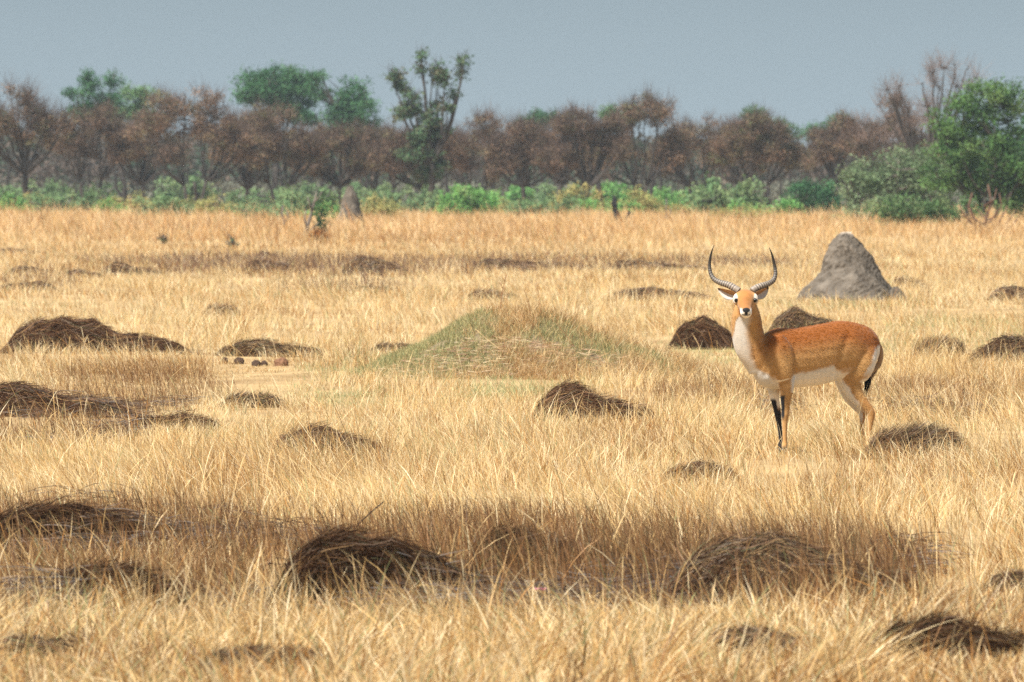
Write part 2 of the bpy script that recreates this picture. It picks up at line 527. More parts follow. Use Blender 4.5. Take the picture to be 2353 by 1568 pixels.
def build_grass():
    rng = np.random.default_rng(21)
    parts = []
    tints = np.array([1.0, 1.0, 1.0])

    def add(nclump, d0, d1, power, per, hfun, wbase, K, spread, leanamt, seed, droop=0.25, keep=None, minpx=0.4, pal=None):
        X, Y = scatter(nclump, d0, d1, power, rng)
        inm = in_mounds(X, Y, 0.93)
        k = (inm > 1.0) | (rng.random(nclump) < np.where(front_of_mounds(X, Y), 0.85, np.where(Y > 52, 0.32, 0.12)))
        gm = (((X - GMX) / 2.0) ** 2 + ((Y - GMY) / 1.7) ** 2) > 1.0
        k &= gm
        qx, qy = screen(X, Y)
        k &= (ell(qx, qy, 588, 850, 120, 20) > 1) | (rng.random(nclump) < 0.55)
        if keep is not None: k &= keep(X, Y)
        X, Y = X[k], Y[k]
        n = len(X)
        gr = green_mask(X, Y); br = brown_mask(X, Y)
        # gaps
        gap = fbm(X / 1.1 + 5, Y / 3.0, seed, 3)
        k = rng.random(n) < smooth(0.33, 0.52, gap) * (1 - 0.35 * gr) + 0.25
        X, Y, gr, br = X[k], Y[k], gr[k], br[k]; n = len(X)
        k = rng.random(n) > 0.85 * br * (Y < 110) * (0.25 + 0.75 * smooth(0.36, 0.56, fbm(X / 0.9, Y / 1.3, 88, 3)))
        X, Y, gr, br = X[k], Y[k], gr[k], br[k]; n = len(X)
        hlow = smooth(0.50, 0.30, fbm(X / 1.0 + 9, Y / 2.4, seed + 13, 3)) * (Y < 110)
        hc = (1 - 0.35 * hlow) * hfun(X, Y) * (1 - 0.3 * br * (Y < 110)) * rng.lognormal(0, 0.25, n) * (1 - 0.72 * gr)
        # clump palette
        tone = fbm(X / 2.2, Y / 7.0, seed + 3, 3); tone2 = fbm(X / 5.0 + 7, Y / 16.0, seed + 5, 2)
        hc = hc * (1 - 0.6 * before_mounds(X, Y))
        qx, qy = screen(X, Y)
        hc = hc * (1 - 0.74 * smooth(1.4, 0.5, ell(qx, qy, 588, 868, 150, 42)))
        worn = smooth(0.54, 0.70, fbm(X / 2.6 + 31, Y / 8.0, seed + 21, 3)) * (Y > 44)
        hc = hc * (1 - 0.6 * worn)
        strk = fbm(X / 9.0 + 3, Y / np.where(Y > 150, 14.0, 5.0), seed + 23, 3)
        lx = -0.15 + 1.3 * (fbm(X / 1.6, Y / 4.0, seed + 9, 2) - 0.5) + rng.normal(0, 0.25, n); ly = rng.normal(0, 0.25, n)
        per_n = rng.integers(per[0], per[1] + 1, n)
        idx = np.repeat(np.arange(n), per_n); m = len(idx)
        ang = rng.random(m) * 2 * math.pi; rad = np.abs(rng.normal(0, spread, m))
        sp = (0.6 + 0.4 * Y[idx] / 60)
        bx = X[idx] + np.cos(ang) * rad * sp; by = Y[idx] + np.sin(ang) * rad * sp
        bz = ground_h(bx, by) - 0.01
        for q, f in enumerate(FOOT):
            if f[1] > d1 + 2 or f[1] < d0 - 2: continue
            dxx = bx - f[0]
            ins = ((dxx / np.where(dxx < 0, f[2], f[3])) ** 2 + ((by - f[1]) / f[4]) ** 2) < 0.95
            if ins.any(): bz[ins] += np.maximum(0, dome_z(bx[ins], by[ins], f, q)) * 0.75
        h = hc[idx] * rng.uniform(0.55, 1.15, m)
        la = leanamt * rng.uniform(0.1, 1.6, m) ** 1.3
        l1 = lx[idx] + np.cos(ang) * la + rng.normal(0, 0.12, m); l2 = ly[idx] + np.sin(ang) * la
        dr = droop * rng.random(m) ** 2 * 1.6
        base = np.stack([bx, by, bz], 1)
        P = blade_paths(base, h, l1, l2, dr, K)
        w = wbase * rng.uniform(0.6, 1.4, m)
        w = np.maximum(w, minpx * 0.5 * by / 8533.0 * rng.uniform(0.7, 1.3, m))
        tt = np.linspace(0, 1, K)[:-1]
        W = w[:, None] * (1 - 0.65 * tt ** 1.5)[None, :]
        az = rng.random(m) * math.pi
        side = np.stack([np.cos(az), np.sin(az) * 0.8, rng.normal(0, 0.15, m)], 1)
        # colours
        t = tone[idx]; t2 = tone2[idx]; r = rng.random(m)
        pw = np.stack([0.40 + 0 * t, 0.18 + 0.9 * np.clip(t - 0.5, 0, 1), 0.30 + 1.2 * np.clip(0.5 - t, 0, 1), 0.08 + 0.9 * np.clip(t2 - 0.52, 0, 1),
                       0.035 + 0.9 * br[idx], 0.035 + 1.5 * gr[idx] + 0.5 * np.clip(t2 - .6, 0, 1)], 1)
        low = smooth(0.54, 0.32, fbm(X / 1.0 + 9, Y / 2.4, seed + 13, 3) - 0.07 * (Y < 43)) * (Y < 110)  # low patches get more brown blades, painting in the shadow between clumps
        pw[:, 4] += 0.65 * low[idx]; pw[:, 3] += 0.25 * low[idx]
        sk = smooth(0.52, 0.72, strk)[idx]; wo = worn[idx]
        pw[:, 4] += 0.35 * sk; pw[:, 3] += 0.35 * sk; pw[:, 2] += 0.8 * wo; pw[:, 5] += 0.14 * wo + 0.05 * smooth(0.5, 0.3, strk)[idx] * (by < 160)
        pw /= pw.sum(1)[:, None]
        cs = np.cumsum(pw, 1)
        ci = (r[:, None] > cs).sum(1).clip(0, 5)
        cshade = rng.uniform(0.78, 1.12, n)[idx][:, None]
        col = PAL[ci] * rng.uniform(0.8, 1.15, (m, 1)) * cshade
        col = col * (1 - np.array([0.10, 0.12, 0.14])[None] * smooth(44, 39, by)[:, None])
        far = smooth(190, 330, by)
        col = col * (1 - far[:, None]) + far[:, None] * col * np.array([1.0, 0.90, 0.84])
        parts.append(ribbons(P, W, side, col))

    def h_mid(X, Y):
        sx, sy = screen(X, Y)
        h = 0.20 * (0.55 + 0.95 * fbm(X / 1.7, Y / 4.0, 41, 3))
        # kept low in front of the antelope's legs
        near = smooth(1.3, 0.4, ell(sx, sy, 1800, 1060, 110, 60))
        tus = smooth(0.62, 0.78, fbm(X / 0.9, Y / 2.2, 44, 2))
        return h * (1 - 0.45 * near) * (1 + 0.9 * tus)

    def h_front(X, Y):
        return 0.25 * (0.5 + 1.0 * fbm(X / 1.0, Y / 2.5, 42, 3))

    def h_far(X, Y):
        return (0.22 + 0.42 * smooth(255, 330, Y)) * (0.5 + fbm(X / 4, Y / 14, 43, 2))

    # foreground broad bent blades
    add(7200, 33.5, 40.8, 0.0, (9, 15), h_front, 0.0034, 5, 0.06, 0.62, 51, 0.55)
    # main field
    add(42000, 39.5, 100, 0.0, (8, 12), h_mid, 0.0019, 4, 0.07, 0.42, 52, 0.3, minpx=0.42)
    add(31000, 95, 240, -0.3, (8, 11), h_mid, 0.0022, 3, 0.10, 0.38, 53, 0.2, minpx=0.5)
    add(21000, 230, 470, -0.3, (8, 11), h_far, 0.003, 3, 0.22, 0.25, 54, 0.1, minpx=0.55)
    V, F, C = join(parts)
    me = raw_mesh('dry_grass', V, F, C)
    o = link('dry_grass', me, M_GRASS)
    tag(o, 'pale straw coloured dry grass covering the field', 'grass', kind='stuff')
    print('dry grass tris', len(F) // 3)

    # taller seed stalks
    parts.clear()
    X, Y = scatter(26000, 36, 330, -0.6, rng)
    ok = (in_mounds(X, Y, 0.9) > 1) & (ell(*screen(X, Y), 588, 870, 130, 36) > 1) & (green_mask(X, Y) < 0.4) & (rng.random(len(X)) < smooth(0.35, 0.65, fbm(X / 2, Y / 5, 77)) + 0.12)
    X, Y = X[ok], Y[ok]; m = len(X)
    sx, sy = screen(X, Y)
    h = rng.uniform(0.22, 0.42, m) * (1 - 0.4 * smooth(1.3, 0.4, ell(sx, sy, 1840, 1065, 260, 70)))
    base = np.stack([X, Y, ground_h(X, Y)], 1)
    P = blade_paths(base, h, rng.normal(-0.15, 0.33, m), rng.normal(0, 0.3, m), 0.15 * rng.random(m), 5)
    w = np.maximum(rng.uniform(0.0012, 0.0024, m), 0.16 * Y / 8533)
    W = w[:, None] * np.array([1.0, 0.9, 0.8, 1.3])[None]
    az = rng.random(m) * math.pi
    side = np.stack([np.cos(az), np.sin(az), 0 * az], 1)
    col = PAL[rng.choice(6, m, p=[.34, .22, .22, .14, .04, .04])] * rng.uniform(0.85, 1.2, (m, 1))
    st = ribbons(P, W, side, col)
    n = 420
    X = np.where(rng.random(n) < 0.7, rng.uniform(0.05, 0.62, n), rng.uniform(-0.6, 0.1, n)) + AX; Y = AY - 0.15 + rng.uniform(-0.9, 0.5, n)
    P = blade_paths(np.stack([X, Y, ground_h(X, Y)], 1), rng.uniform(0.12, 0.30, n), rng.normal(-0.2, 0.4, n), rng.normal(0, 0.3, n), 0.2 * rng.random(n), 5)
    az = rng.random(n) * math.pi
    V, F, C = join([st, ribbons(P, rng.uniform(0.0013, 0.003, n)[:, None] * np.array([1.0, 0.9, 0.8, 0.6])[None], np.stack([np.cos(az), np.sin(az), 0 * az], 1), PAL[rng.choice(6, n, p=[.34, .26, .2, .1, .04, .06])] * rng.uniform(0.85, 1.15, (n, 1)))])
    o = link('grass_stalks', raw_mesh('grass_stalks', V, F, C), M_GRASS)
    tag(o, 'thin taller straw stalks rising out of the dry grass', 'grass', kind='stuff')

    # fine brown stems
    X, Y = scatter(300000, 36, 100, -0.5, rng)
    br = brown_mask(X, Y)
    ok = rng.random(len(X)) < br * (0.12 + 0.88 * smooth(0.40, 0.58, fbm(X / 0.9, Y / 1.3, 88, 3)))
    X, Y = X[ok], Y[ok]; m = len(X)
    sx, sy = screen(X, Y)
    hh = 0.30 + 0.30 * (fbm(X / 1.0, Y / 2, 89) - 0.5)
    zz = ground_h(X, Y)
    for i, f in enumerate(FOOT):
        dx = X - f[0]; a = np.where(dx < 0, f[2], f[3])
        ins = ((dx / a) ** 2 + ((Y - f[1]) / f[4]) ** 2) < 0.9
        if ins.any():
            zz[ins] += np.maximum(0, dome_z(X[ins], Y[ins], f, i) - 0.12) * 0.8
    h = hh * rng.uniform(0.5, 1.15, m) * np.where(Y > 52, 0.75, 1)
    base = np.stack([X, Y, zz], 1)
    P = blade_paths(base, h, rng.normal(-0.2, 0.24, m), rng.normal(0, 0.25, m), 0.12 * rng.random(m), 5)
    w = rng.uniform(0.0011, 0.0028, m)
    W = w[:, None] * np.array([1.0, 0.95, 0.85, 0.7])[None]
    az = rng.random(m) * math.pi
    side = np.stack([np.cos(az), np.sin(az), 0 * az], 1)
    bp = np.array([[0.19, 0.098, 0.045], [0.30, 0.165, 0.075], [0.09, 0.052, 0.032], [0.42, 0.27, 0.13], [0.15, 0.13, 0.07]])
    col = bp[rng.choice(5, m, p=[.34, .28, .14, .18, .06])] * rng.uniform(0.8, 1.2, (m, 1))
    V, F, C = ribbons(P, W, side, col)
    # dead stems fallen flat between them
    X, Y = scatter(130000, 37, 80, -0.5, rng)
    ok = rng.random(len(X)) < brown_mask(X, Y) * smooth(0.38, 0.6, fbm(X / 1.3, Y / 2.2, 288, 3))
    X, Y = X[ok], Y[ok]; m3 = len(X)
    zz = ground_h(X, Y) + 0.16 * smooth(0.42, 0.75, fbm(X / 1.3, Y / 2.2, 288, 3)) * rng.random(m3) ** 0.5
    for i, f in enumerate(FOOT):
        dx = X - f[0]; a = np.where(dx < 0, f[2], f[3])
        ins = ((dx / a) ** 2 + ((Y - f[1]) / f[4]) ** 2) < 0.9
        if ins.any(): zz[ins] += np.maximum(0, dome_z(X[ins], Y[ins], f, i)) * 0.6
    a = rng.normal(0, 0.6, m3); L_ = rng.uniform(0.15, 0.45, m3); tl = rng.normal(0, 0.22, m3)
    t = np.linspace(-0.5, 0.5, 4)[None, :]
    P = np.stack([X[:, None] + np.cos(a)[:, None] * L_[:, None] * t, Y[:, None] + np.sin(a)[:, None] * L_[:, None] * t, zz[:, None] + 0.02 + tl[:, None] * L_[:, None] * t - 0.25 * L_[:, None] * t * t], -1)
    sd = np.stack([0 * a, 0.5 + 0 * a, 0.87 + 0 * a], 1)
    dk = np.array([[0.028, 0.017, 0.012], [0.055, 0.032, 0.02], [0.10, 0.058, 0.034], [0.20, 0.12, 0.06], [0.09, 0.07, 0.055]])
    mats = ribbons(P, np.repeat(rng.uniform(0.0012, 0.0026, m3)[:, None], 3, 1), sd, dk[rng.choice(5, m3, p=[.3, .3, .2, .1, .1])] * rng.uniform(0.8, 1.2, (m3, 1)))
    V, F, C = join([(V, F, C), mats])
    X, Y = scatter(90000, 150, 300, 0.0, rng)
    br = brown_mask(X, Y)
    ok = rng.random(len(X)) < (br * smooth(0.35, 0.62, fbm(X / 2.5, Y / 9.0, 188)))
    X, Y = X[ok], Y[ok]; m2 = len(X)
    base = np.stack([X, Y, ground_h(X, Y)], 1)
    P = blade_paths(base, rng.uniform(0.14, 0.42, m2), rng.normal(-0.1, 0.3, m2), rng.normal(0, 0.3, m2), 0.15 * rng.random(m2), 3)
    W = (rng.uniform(0.2, 0.45, m2) * Y / 8533)[:, None] * np.array([1.0, 0.8])[None]
    az = rng.random(m2) * math.pi
    far_stems = ribbons(P, W, np.stack([np.cos(az), np.sin(az), 0 * az], 1), np.array([[0.20, 0.125, 0.085], [0.27, 0.17, 0.11], [0.14, 0.09, 0.065]])[rng.integers(0, 3, m2)] * rng.uniform(0.8, 1.2, (m2, 1)))
    V, F, C = join([(V, F, C), far_stems])
    o = link('brown_grass', raw_mesh('brown_grass', V, F, C), M_GRASS)
    tag(o, 'fine brown grass stems standing over the dark thatch humps', 'grass', kind='stuff')
    print('brown stems', m)

    # short green sward
    X, Y = scatter(340000, 60, 140, 0.0, rng)
    g = green_mask(X, Y)
    gm = (((X - GMX) / 1.9) ** 2 + ((Y - GMY) / 1.6) ** 2) > 1.0
    ok = (rng.random(len(X)) < g) & gm & (in_mounds(X, Y, 0.9) > 1)
    X, Y = X[ok], Y[ok]; m = len(X)
    base = np.stack([X, Y, ground_h(X, Y)], 1)
    P = blade_paths(base, rng.uniform(0.03, 0.085, m), rng.normal(0, 0.5, m), rng.normal(0, 0.5, m), 0.1 * rng.random(m), 3)
    W = (rng.uniform(0.0016, 0.003, m) * Y / 90)[:, None] * np.array([1.0, 0.7])[None]
    az = rng.random(m) * math.pi
    side = np.stack([np.cos(az), np.sin(az), 0 * az], 1)
    gp_ = np.array([[0.30, 0.37, 0.17], [0.42, 0.43, 0.22], [0.24, 0.33, 0.17], [0.62, 0.50, 0.26], [0.50, 0.34, 0.15]])
    pn = fbm(X / 1.2, Y / 3, 91)
    pp = np.where(pn > 0.5, rng.choice(5, m, p=[.3, .3, .22, .12, .06]), rng.choice(5, m, p=[.16, .22, .1, .36, .16]))
    col = gp_[pp] * rng.uniform(0.8, 1.2, (m, 1))
    V, F, C = ribbons(P, W, side, col)
    o = link('green_sward', raw_mesh('green_sward', V, F, C), M_GRASS)
    tag(o, 'short pale green grass round the foot of the low mound', 'grass', kind='stuff')


def build_green_mound():
    rng = np.random.default_rng(31)
    gz = float(ground_h(GMX, GMY))
    xs = np.linspace(-2.1, 2.7, 90); ys = np.linspace(-2.0, 2.0, 70)
    X, Y = np.meshgrid(xs, ys)
    Z = mound_h(X + GMX, Y + GMY)
    Z = Z - 0.10 + 0.03 * (fbm(X * 6, Y * 6, 3) - 0.5)
    V = np.stack([X, Y, Z], -1).reshape(-1, 3)
    nx = len(xs); ny = len(ys)
    i = np.arange(nx - 1)[None, :] + np.arange(ny - 1)[:, None] * nx
    F = np.stack([i, i + 1, i + 1 + nx, i + nx], -1).reshape(-1)
    root = empty('grassy_mound', (GMX, GMY, gz))
    tag(root, 'low broad mound grown over with short green and yellow grass, in mid field', 'mound')
    link('soil', raw_mesh('soil', V, F, None, 4), rock_mat('mound_soil', (0.11, 0.085, 0.06), (0.27, 0.21, 0.12), 9, 1.0), root)
    n = 110000
    x = rng.uniform(-2.0, 2.6, n); y = rng.uniform(-1.9, 1.9, n)
    hz = mound_h(x + GMX, y + GMY)
    ok = hz > 0.02
    x, y, hz = x[ok], y[ok], hz[ok]; n = len(x)
    patch = 0.5 * fbm(x * 1.1 + 4, y * 1.1, 61, 3) + 0.5 * fbm(x * 4.5, y * 2.5, 62, 2)
    left = smooth(0.1, -0.9, x)          # greener left flank
    tanp = np.clip(0.30 + 2.6 * (patch - 0.47) + 0.35 * smooth(-0.5, 0.3, x) * smooth(1.0, 0.2, x) + 0.45 * smooth(0.40, 0.12, hz) - 0.32 * left - 0.10, 0.10, 0.9)
    istan = rng.random(n) < tanp
    h = np.where(istan, rng.uniform(0.05, 0.17, n) * (0.6 + 0.8 * smooth(-0.6, 0.3, x)), rng.uniform(0.03, 0.11, n))
    bare = fbm(x * 3.2, y * 3.2, 66, 2)
    ok = (bare > 0.22)
    x, y, hz, h, istan, left = x[ok], y[ok], hz[ok], h[ok], istan[ok], left[ok]; n = len(x)
    base = np.stack([x, y, hz - 0.10], 1)
    base[:, 2] += 0.0
    P = blade_paths(base, h, rng.normal(0, 0.45, n), rng.normal(0, 0.4, n), 0.15 * rng.random(n), 4)
    W = (rng.uniform(0.0018, 0.0036, n))[:, None] * np.array([1.0, 0.8, 0.55])[None]
    az = rng.random(n) * math.pi
    side = np.stack([np.cos(az), np.sin(az), 0 * az], 1)
    gpal = np.array([[0.34, 0.34, 0.16], [0.44, 0.41, 0.20], [0.23, 0.26, 0.12], [0.54, 0.45, 0.22]])
    tpal = np.array([[0.62, 0.45, 0.22], [0.50, 0.31, 0.13], [0.72, 0.57, 0.33], [0.40, 0.22, 0.10]])
    col = np.where(istan[:, None], tpal[rng.integers(0, 4, n)], gpal[rng.integers(0, 4, n)]) * rng.uniform(0.8, 1.2, (n, 1))
    cover = ribbons(P, W, side, col)
    # straw litter lying flat on the lower front
    n = 1100
    x = rng.normal(0.2, 1.0, n).clip(-2.2, 2.8); y = -np.abs(rng.normal(0, 0.42, n)) * 1.0 - 0.85
    zz = mound_h(x + GMX, y + GMY) - 0.10
    L_ = rng.uniform(0.04, 0.14, n); a = rng.normal(0, 0.5, n)
    t = np.linspace(-0.5, 0.5, 3)[None, :]
    P = np.stack([x[:, None] + np.cos(a)[:, None] * L_[:, None] * t, y[:, None] + np.sin(a)[:, None] * L_[:, None] * t, np.maximum(zz, -0.06)[:, None] + 0.04 + rng.uniform(0, 0.05, (n, 1)) + rng.normal(0, 0.15, (n, 1)) * L_[:, None] * t], -1)
    sd = np.stack([0 * a, 0.5 + 0 * a, 0.87 + 0 * a], 1)
    lit = np.array([[0.50, 0.34, 0.18], [0.36, 0.19, 0.10], [0.24, 0.12, 0.07], [0.66, 0.52, 0.32]])
    V, F, C = join([cover, ribbons(P, np.full((n, 2), 0.0025), sd, lit[rng.integers(0, 4, n)] * rng.uniform(0.8, 1.15, (n, 1)))])
    o = link('grass_cover', raw_mesh('grass_cover', V, F, C), M_GRASS, root)
    tag(o, kind='stuff')
    # tall dead stalks on it
    for (xa, ya, xb, yb, lab, thick) in [
        (1150, 732, 1164, 630, 'tallest thin reddish brown stalk rising from the top of the green mound', 0.008),
        (1218, 735, 1200, 655, 'faint thin stalk right of the tallest one on the green mound', 0.004),
        (1242, 735, 1230, 645, 'rightmost thin stalk on top of the green mound', 0.004),
        (1175, 815, 1095, 752, 'pale bent stalk slanting across the front of the green mound', 0.007),
        (1322, 800, 1265, 728, 'reddish stalk leaning left on the right shoulder of the green mound', 0.005)]:
        k = GMY / FPX
        bx = (xa - 1176.5) * k - GMX; tx = (xb - 1176.5) * k - GMX
        bz = CAMH - (ya - HZ) * k - gz; tz = CAMH - (yb - HZ) * k - gz
        # stand the foot on the mound surface at that height
        yy = np.linspace(-1.6, 0.0, 60); zz = mound_h(np.full(60, bx + GMX), yy + GMY) - 0.12
        j = int(np.argmin(np.abs(zz - bz))); fy = float(yy[j])
        t = np.linspace(0, 1, 7)
        pth = np.stack([bx + (tx - bx) * t + 0.02 * np.sin(t * 3.0) * (1 if thick < 0.006 else -1), fy + 0.12 * t, float(zz[j]) + (tz - bz) * t], 1)
        V, F, C = tube(pth - pth[0], np.linspace(thick, thick * 0.35, 7), 5, (0.36, 0.20, 0.10) if 'pale' not in lab else (0.66, 0.5, 0.27))
        b = []
        b.append((V, F, C))
        for q in (3, 4, 5):
            p0 = pth[q] - pth[0]
            s = 1 if q % 2 else -1
            V2, F2, C2 = tube(np.array([p0, p0 + [0.03 * s, 0, 0.07]]), [thick * 0.5, thick * 0.25], 4, C[0])
            if 'pale' not in lab: b.append((V2, F2, C2))
        V, F, C = join(b)
        o = link('dry_stalk', raw_mesh('dry_stalk', V, F, C), M_LEAF, loc=tuple(pth[0] + np.array([GMX, GMY, gz])))
        tag(o, lab, 'stalk', 'dead stalks on the green mound')


# ------------------------------------------------------------------ termite mounds and clods
def clay_lump(prof, sx=1.0, sy=0.8, seed=0, na=72, rough=0.05):
    """prof: list of (z, left, right) in metres; lumpy closed surface"""
    prof = np.array(prof, float)
    zs = np.linspace(prof[0, 0], prof[-1, 0], 60)
    Lf = np.interp(zs, prof[:, 0], prof[:, 1]); Rt = np.interp(zs, prof[:, 0], prof[:, 2])
    cx = (Lf + Rt) / 2; rx = (Rt - Lf) / 2
    th = np.arange(na) * 2 * math.pi / na
    Z, TH = np.meshgrid(zs, th, indexing='ij')
    CX = np.repeat(cx[:, None], na, 1); RX = np.repeat(rx[:, None], na, 1)
    n1 = fbm(np.cos(TH) * 1.7 + Z * 1.3 + seed, np.sin(TH) * 1.7 + Z * 2.1, seed, 4) - 0.5
    n2 = fbm(np.cos(TH) * 6 + Z * 5 + seed, np.sin(TH) * 6 + Z * 7, seed + 4, 3) - 0.5
    gul = np.abs(fbm(np.cos(TH) * 4 + seed, np.sin(TH) * 4 + Z * 0.5, seed + 8, 2) - 0.5)
    rr = RX * (1 + 0.22 * n1) + rough * n2 + rough * 0.9 * (np.minimum(gul, 0.10) - 0.10)
    X = CX + np.cos(TH) * rr * sx; Y = np.sin(TH) * rr * sy
    V = np.stack([X, Y, Z + 0.05 * n2], -1).reshape(-1, 3)
    V = np.vstack([V, [[cx[-1], 0, zs[-1] + rx[-1] * 0.25]]])
    F = []
    for k in range(len(zs) - 1):
        for s in range(na):
            a = k * na + s; b = k * na + (s + 1) % na
            F += [a, b, b + na, a, b + na, a + na]
    k = (len(zs) - 1) * na
    for s in range(na):
        F += [k + s, k + (s + 1) % na, len(V) - 1]
    tint = 0.85 + 0.5 * np.concatenate([(n1 * 0.8 + n2 * 0.9).reshape(-1), [0.0]])
    C = np.stack([tint, tint * 0.985, tint * 0.965], 1)
    return V, np.array(F), C


def build_termite():
    X, Y = gp(1945, 690)
    k = Y / FPX
    Y += 0.55
    rows = [(700, 1818, 2076), (685, 1831, 2068), (665, 1846, 2056), (640, 1874, 2038), (620, 1890, 2024), (600, 1899, 2011), (580, 1906, 1998),
            (562, 1912, 1984), (548, 1918, 1973), (538, 1928, 1966), (531, 1940, 1957)]
    prof = [((690 - r) * k, (a - 1945) * k, (b - 1945) * k) for r, a, b in rows]
    V, F, C = clay_lump(prof, 1.0, 0.85, 3, rough=0.15)
    # bird-whitened tip
    top = V[:, 2].max()
    f = smooth(top - 0.06, top - 0.005, V[:, 2] + 0.03 * (vnoise(V[:, 0] * 30, V[:, 1] * 30, 5) - 0.5))
    C = C * (1 + 2.3 * f[:, None])
    gz = float(ground_h(X, Y))
    root = empty('termite_mound', (X, Y, gz))
    tag(root, 'large grey conical termite mound with a rounded white-topped peak, right of the antelope horns', 'termite mound')
    o = link('mound_body', raw_mesh('mound_body', V, F, C), M_CLAY, root)
    V, F, C = clay_lump([(0 * k, -24 * k, 24 * k), (15 * k, -19 * k, 21 * k), (28 * k, -15 * k, 12 * k), (36 * k, -8 * k, 2 * k)], 1, 0.9, 8, rough=0.03)
    C = C * 0.8
    o = link('side_lump', raw_mesh('side_lump', V, F, C), M_CLAY, root, loc=((2062 - 1945) * k, -0.25, -2 * k))
    # far slender spire
    X, Y = gp(803, 522); k = Y / FPX
    rows = [(525, 768, 836), (505, 774, 833), (480, 782, 828), (460, 787, 823), (445, 793, 817), (434, 799, 812), (428, 803, 809)]
    prof = [((522 - r) * k, (a - 803) * k, (b - 803) * k) for r, a, b in rows]
    V, F, C = clay_lump(prof, 1, 0.9, 12, rough=0.16)
    o = link('termite_spire', raw_mesh('termite_spire', V, F, C * 0.95), M_CLAY, loc=(X, Y, float(ground_h(X, Y))))
    tag(o, 'slender brown grey termite spire at the far edge of the field, left of centre', 'termite mound')
    # earth clods
    mat = rock_mat('clod_earth', (0.04, 0.026, 0.020), (0.10, 0.062, 0.042), 12, 0.8)
    red = rock_mat('red_clod_earth', (0.12, 0.060, 0.032), (0.26, 0.14, 0.08), 12, 0.8)
    for (cx, cy, r, lab) in [(515, 832, 11, 'leftmost small dark clod on the bare patch left of the green mound'), (549, 834, 14, 'round dark brown clod, second from the left on the bare patch'),
                             (588, 842, 13, 'blackish clod in the middle of the bare patch'), (606, 841, 10, 'smallest dark clod left of the reddish brown one'),
                             (646, 840, 20, 'largest reddish brown clod at the right end of the bare patch')]:
        X, Y = gp(cx, cy); k = Y / FPX; r *= k * 0.72
        V, F, C = clay_lump([(-0.3 * r, -1.1 * r, 1.2 * r), (0.4 * r, -1.05 * r, 1.1 * r), (0.8 * r, -0.6 * r, 0.8 * r), (1.05 * r, -0.1 * r, 0.4 * r)], 1, 0.9, int(cx), 24, rough=0.6 * r)
        o = link('earth_clod', raw_mesh('earth_clod', V, F, C), red if 'reddish brown clod' in lab else mat, loc=(X, Y, float(ground_h(X, Y)) + 0.02))
        tag(o, lab, 'clod', 'clods on the bare patch')


# ------------------------------------------------------------------ trees
def leaf_quads(P, size, rng, col, up=0.25, aspect=1.0):
    n = len(P)
    a = rng.normal(0, 1, (n, 3)); a[:, 2] *= 0.7; a /= np.linalg.norm(a, axis=1)[:, None]
    b = rng.normal(0, 1, (n, 3)); b -= a * (a * b).sum(1)[:, None]; b /= np.linalg.norm(b, axis=1)[:, None] + 1e-9
    s = (size * rng.uniform(0.6, 1.4, n))[:, None]
    V = np.stack([P - a * s * 0.5, P + b * s * 0.3 * aspect, P + a * s * 0.5, P - b * s * 0.3 * aspect], 1).reshape(-1, 3)
    F = np.arange(4 * n).reshape(n, 4)
    F = np.stack([F[:, [0, 1, 2]], F[:, [0, 2, 3]]], 1).reshape(-1)
    C = np.repeat(col, 4, 0)
    return V, F, C


def bez(a, c, b, n=7):
    t = np.linspace(0, 1, n)[:, None]
    return (1 - t) ** 2 * a + 2 * t * (1 - t) * c + t * t * b


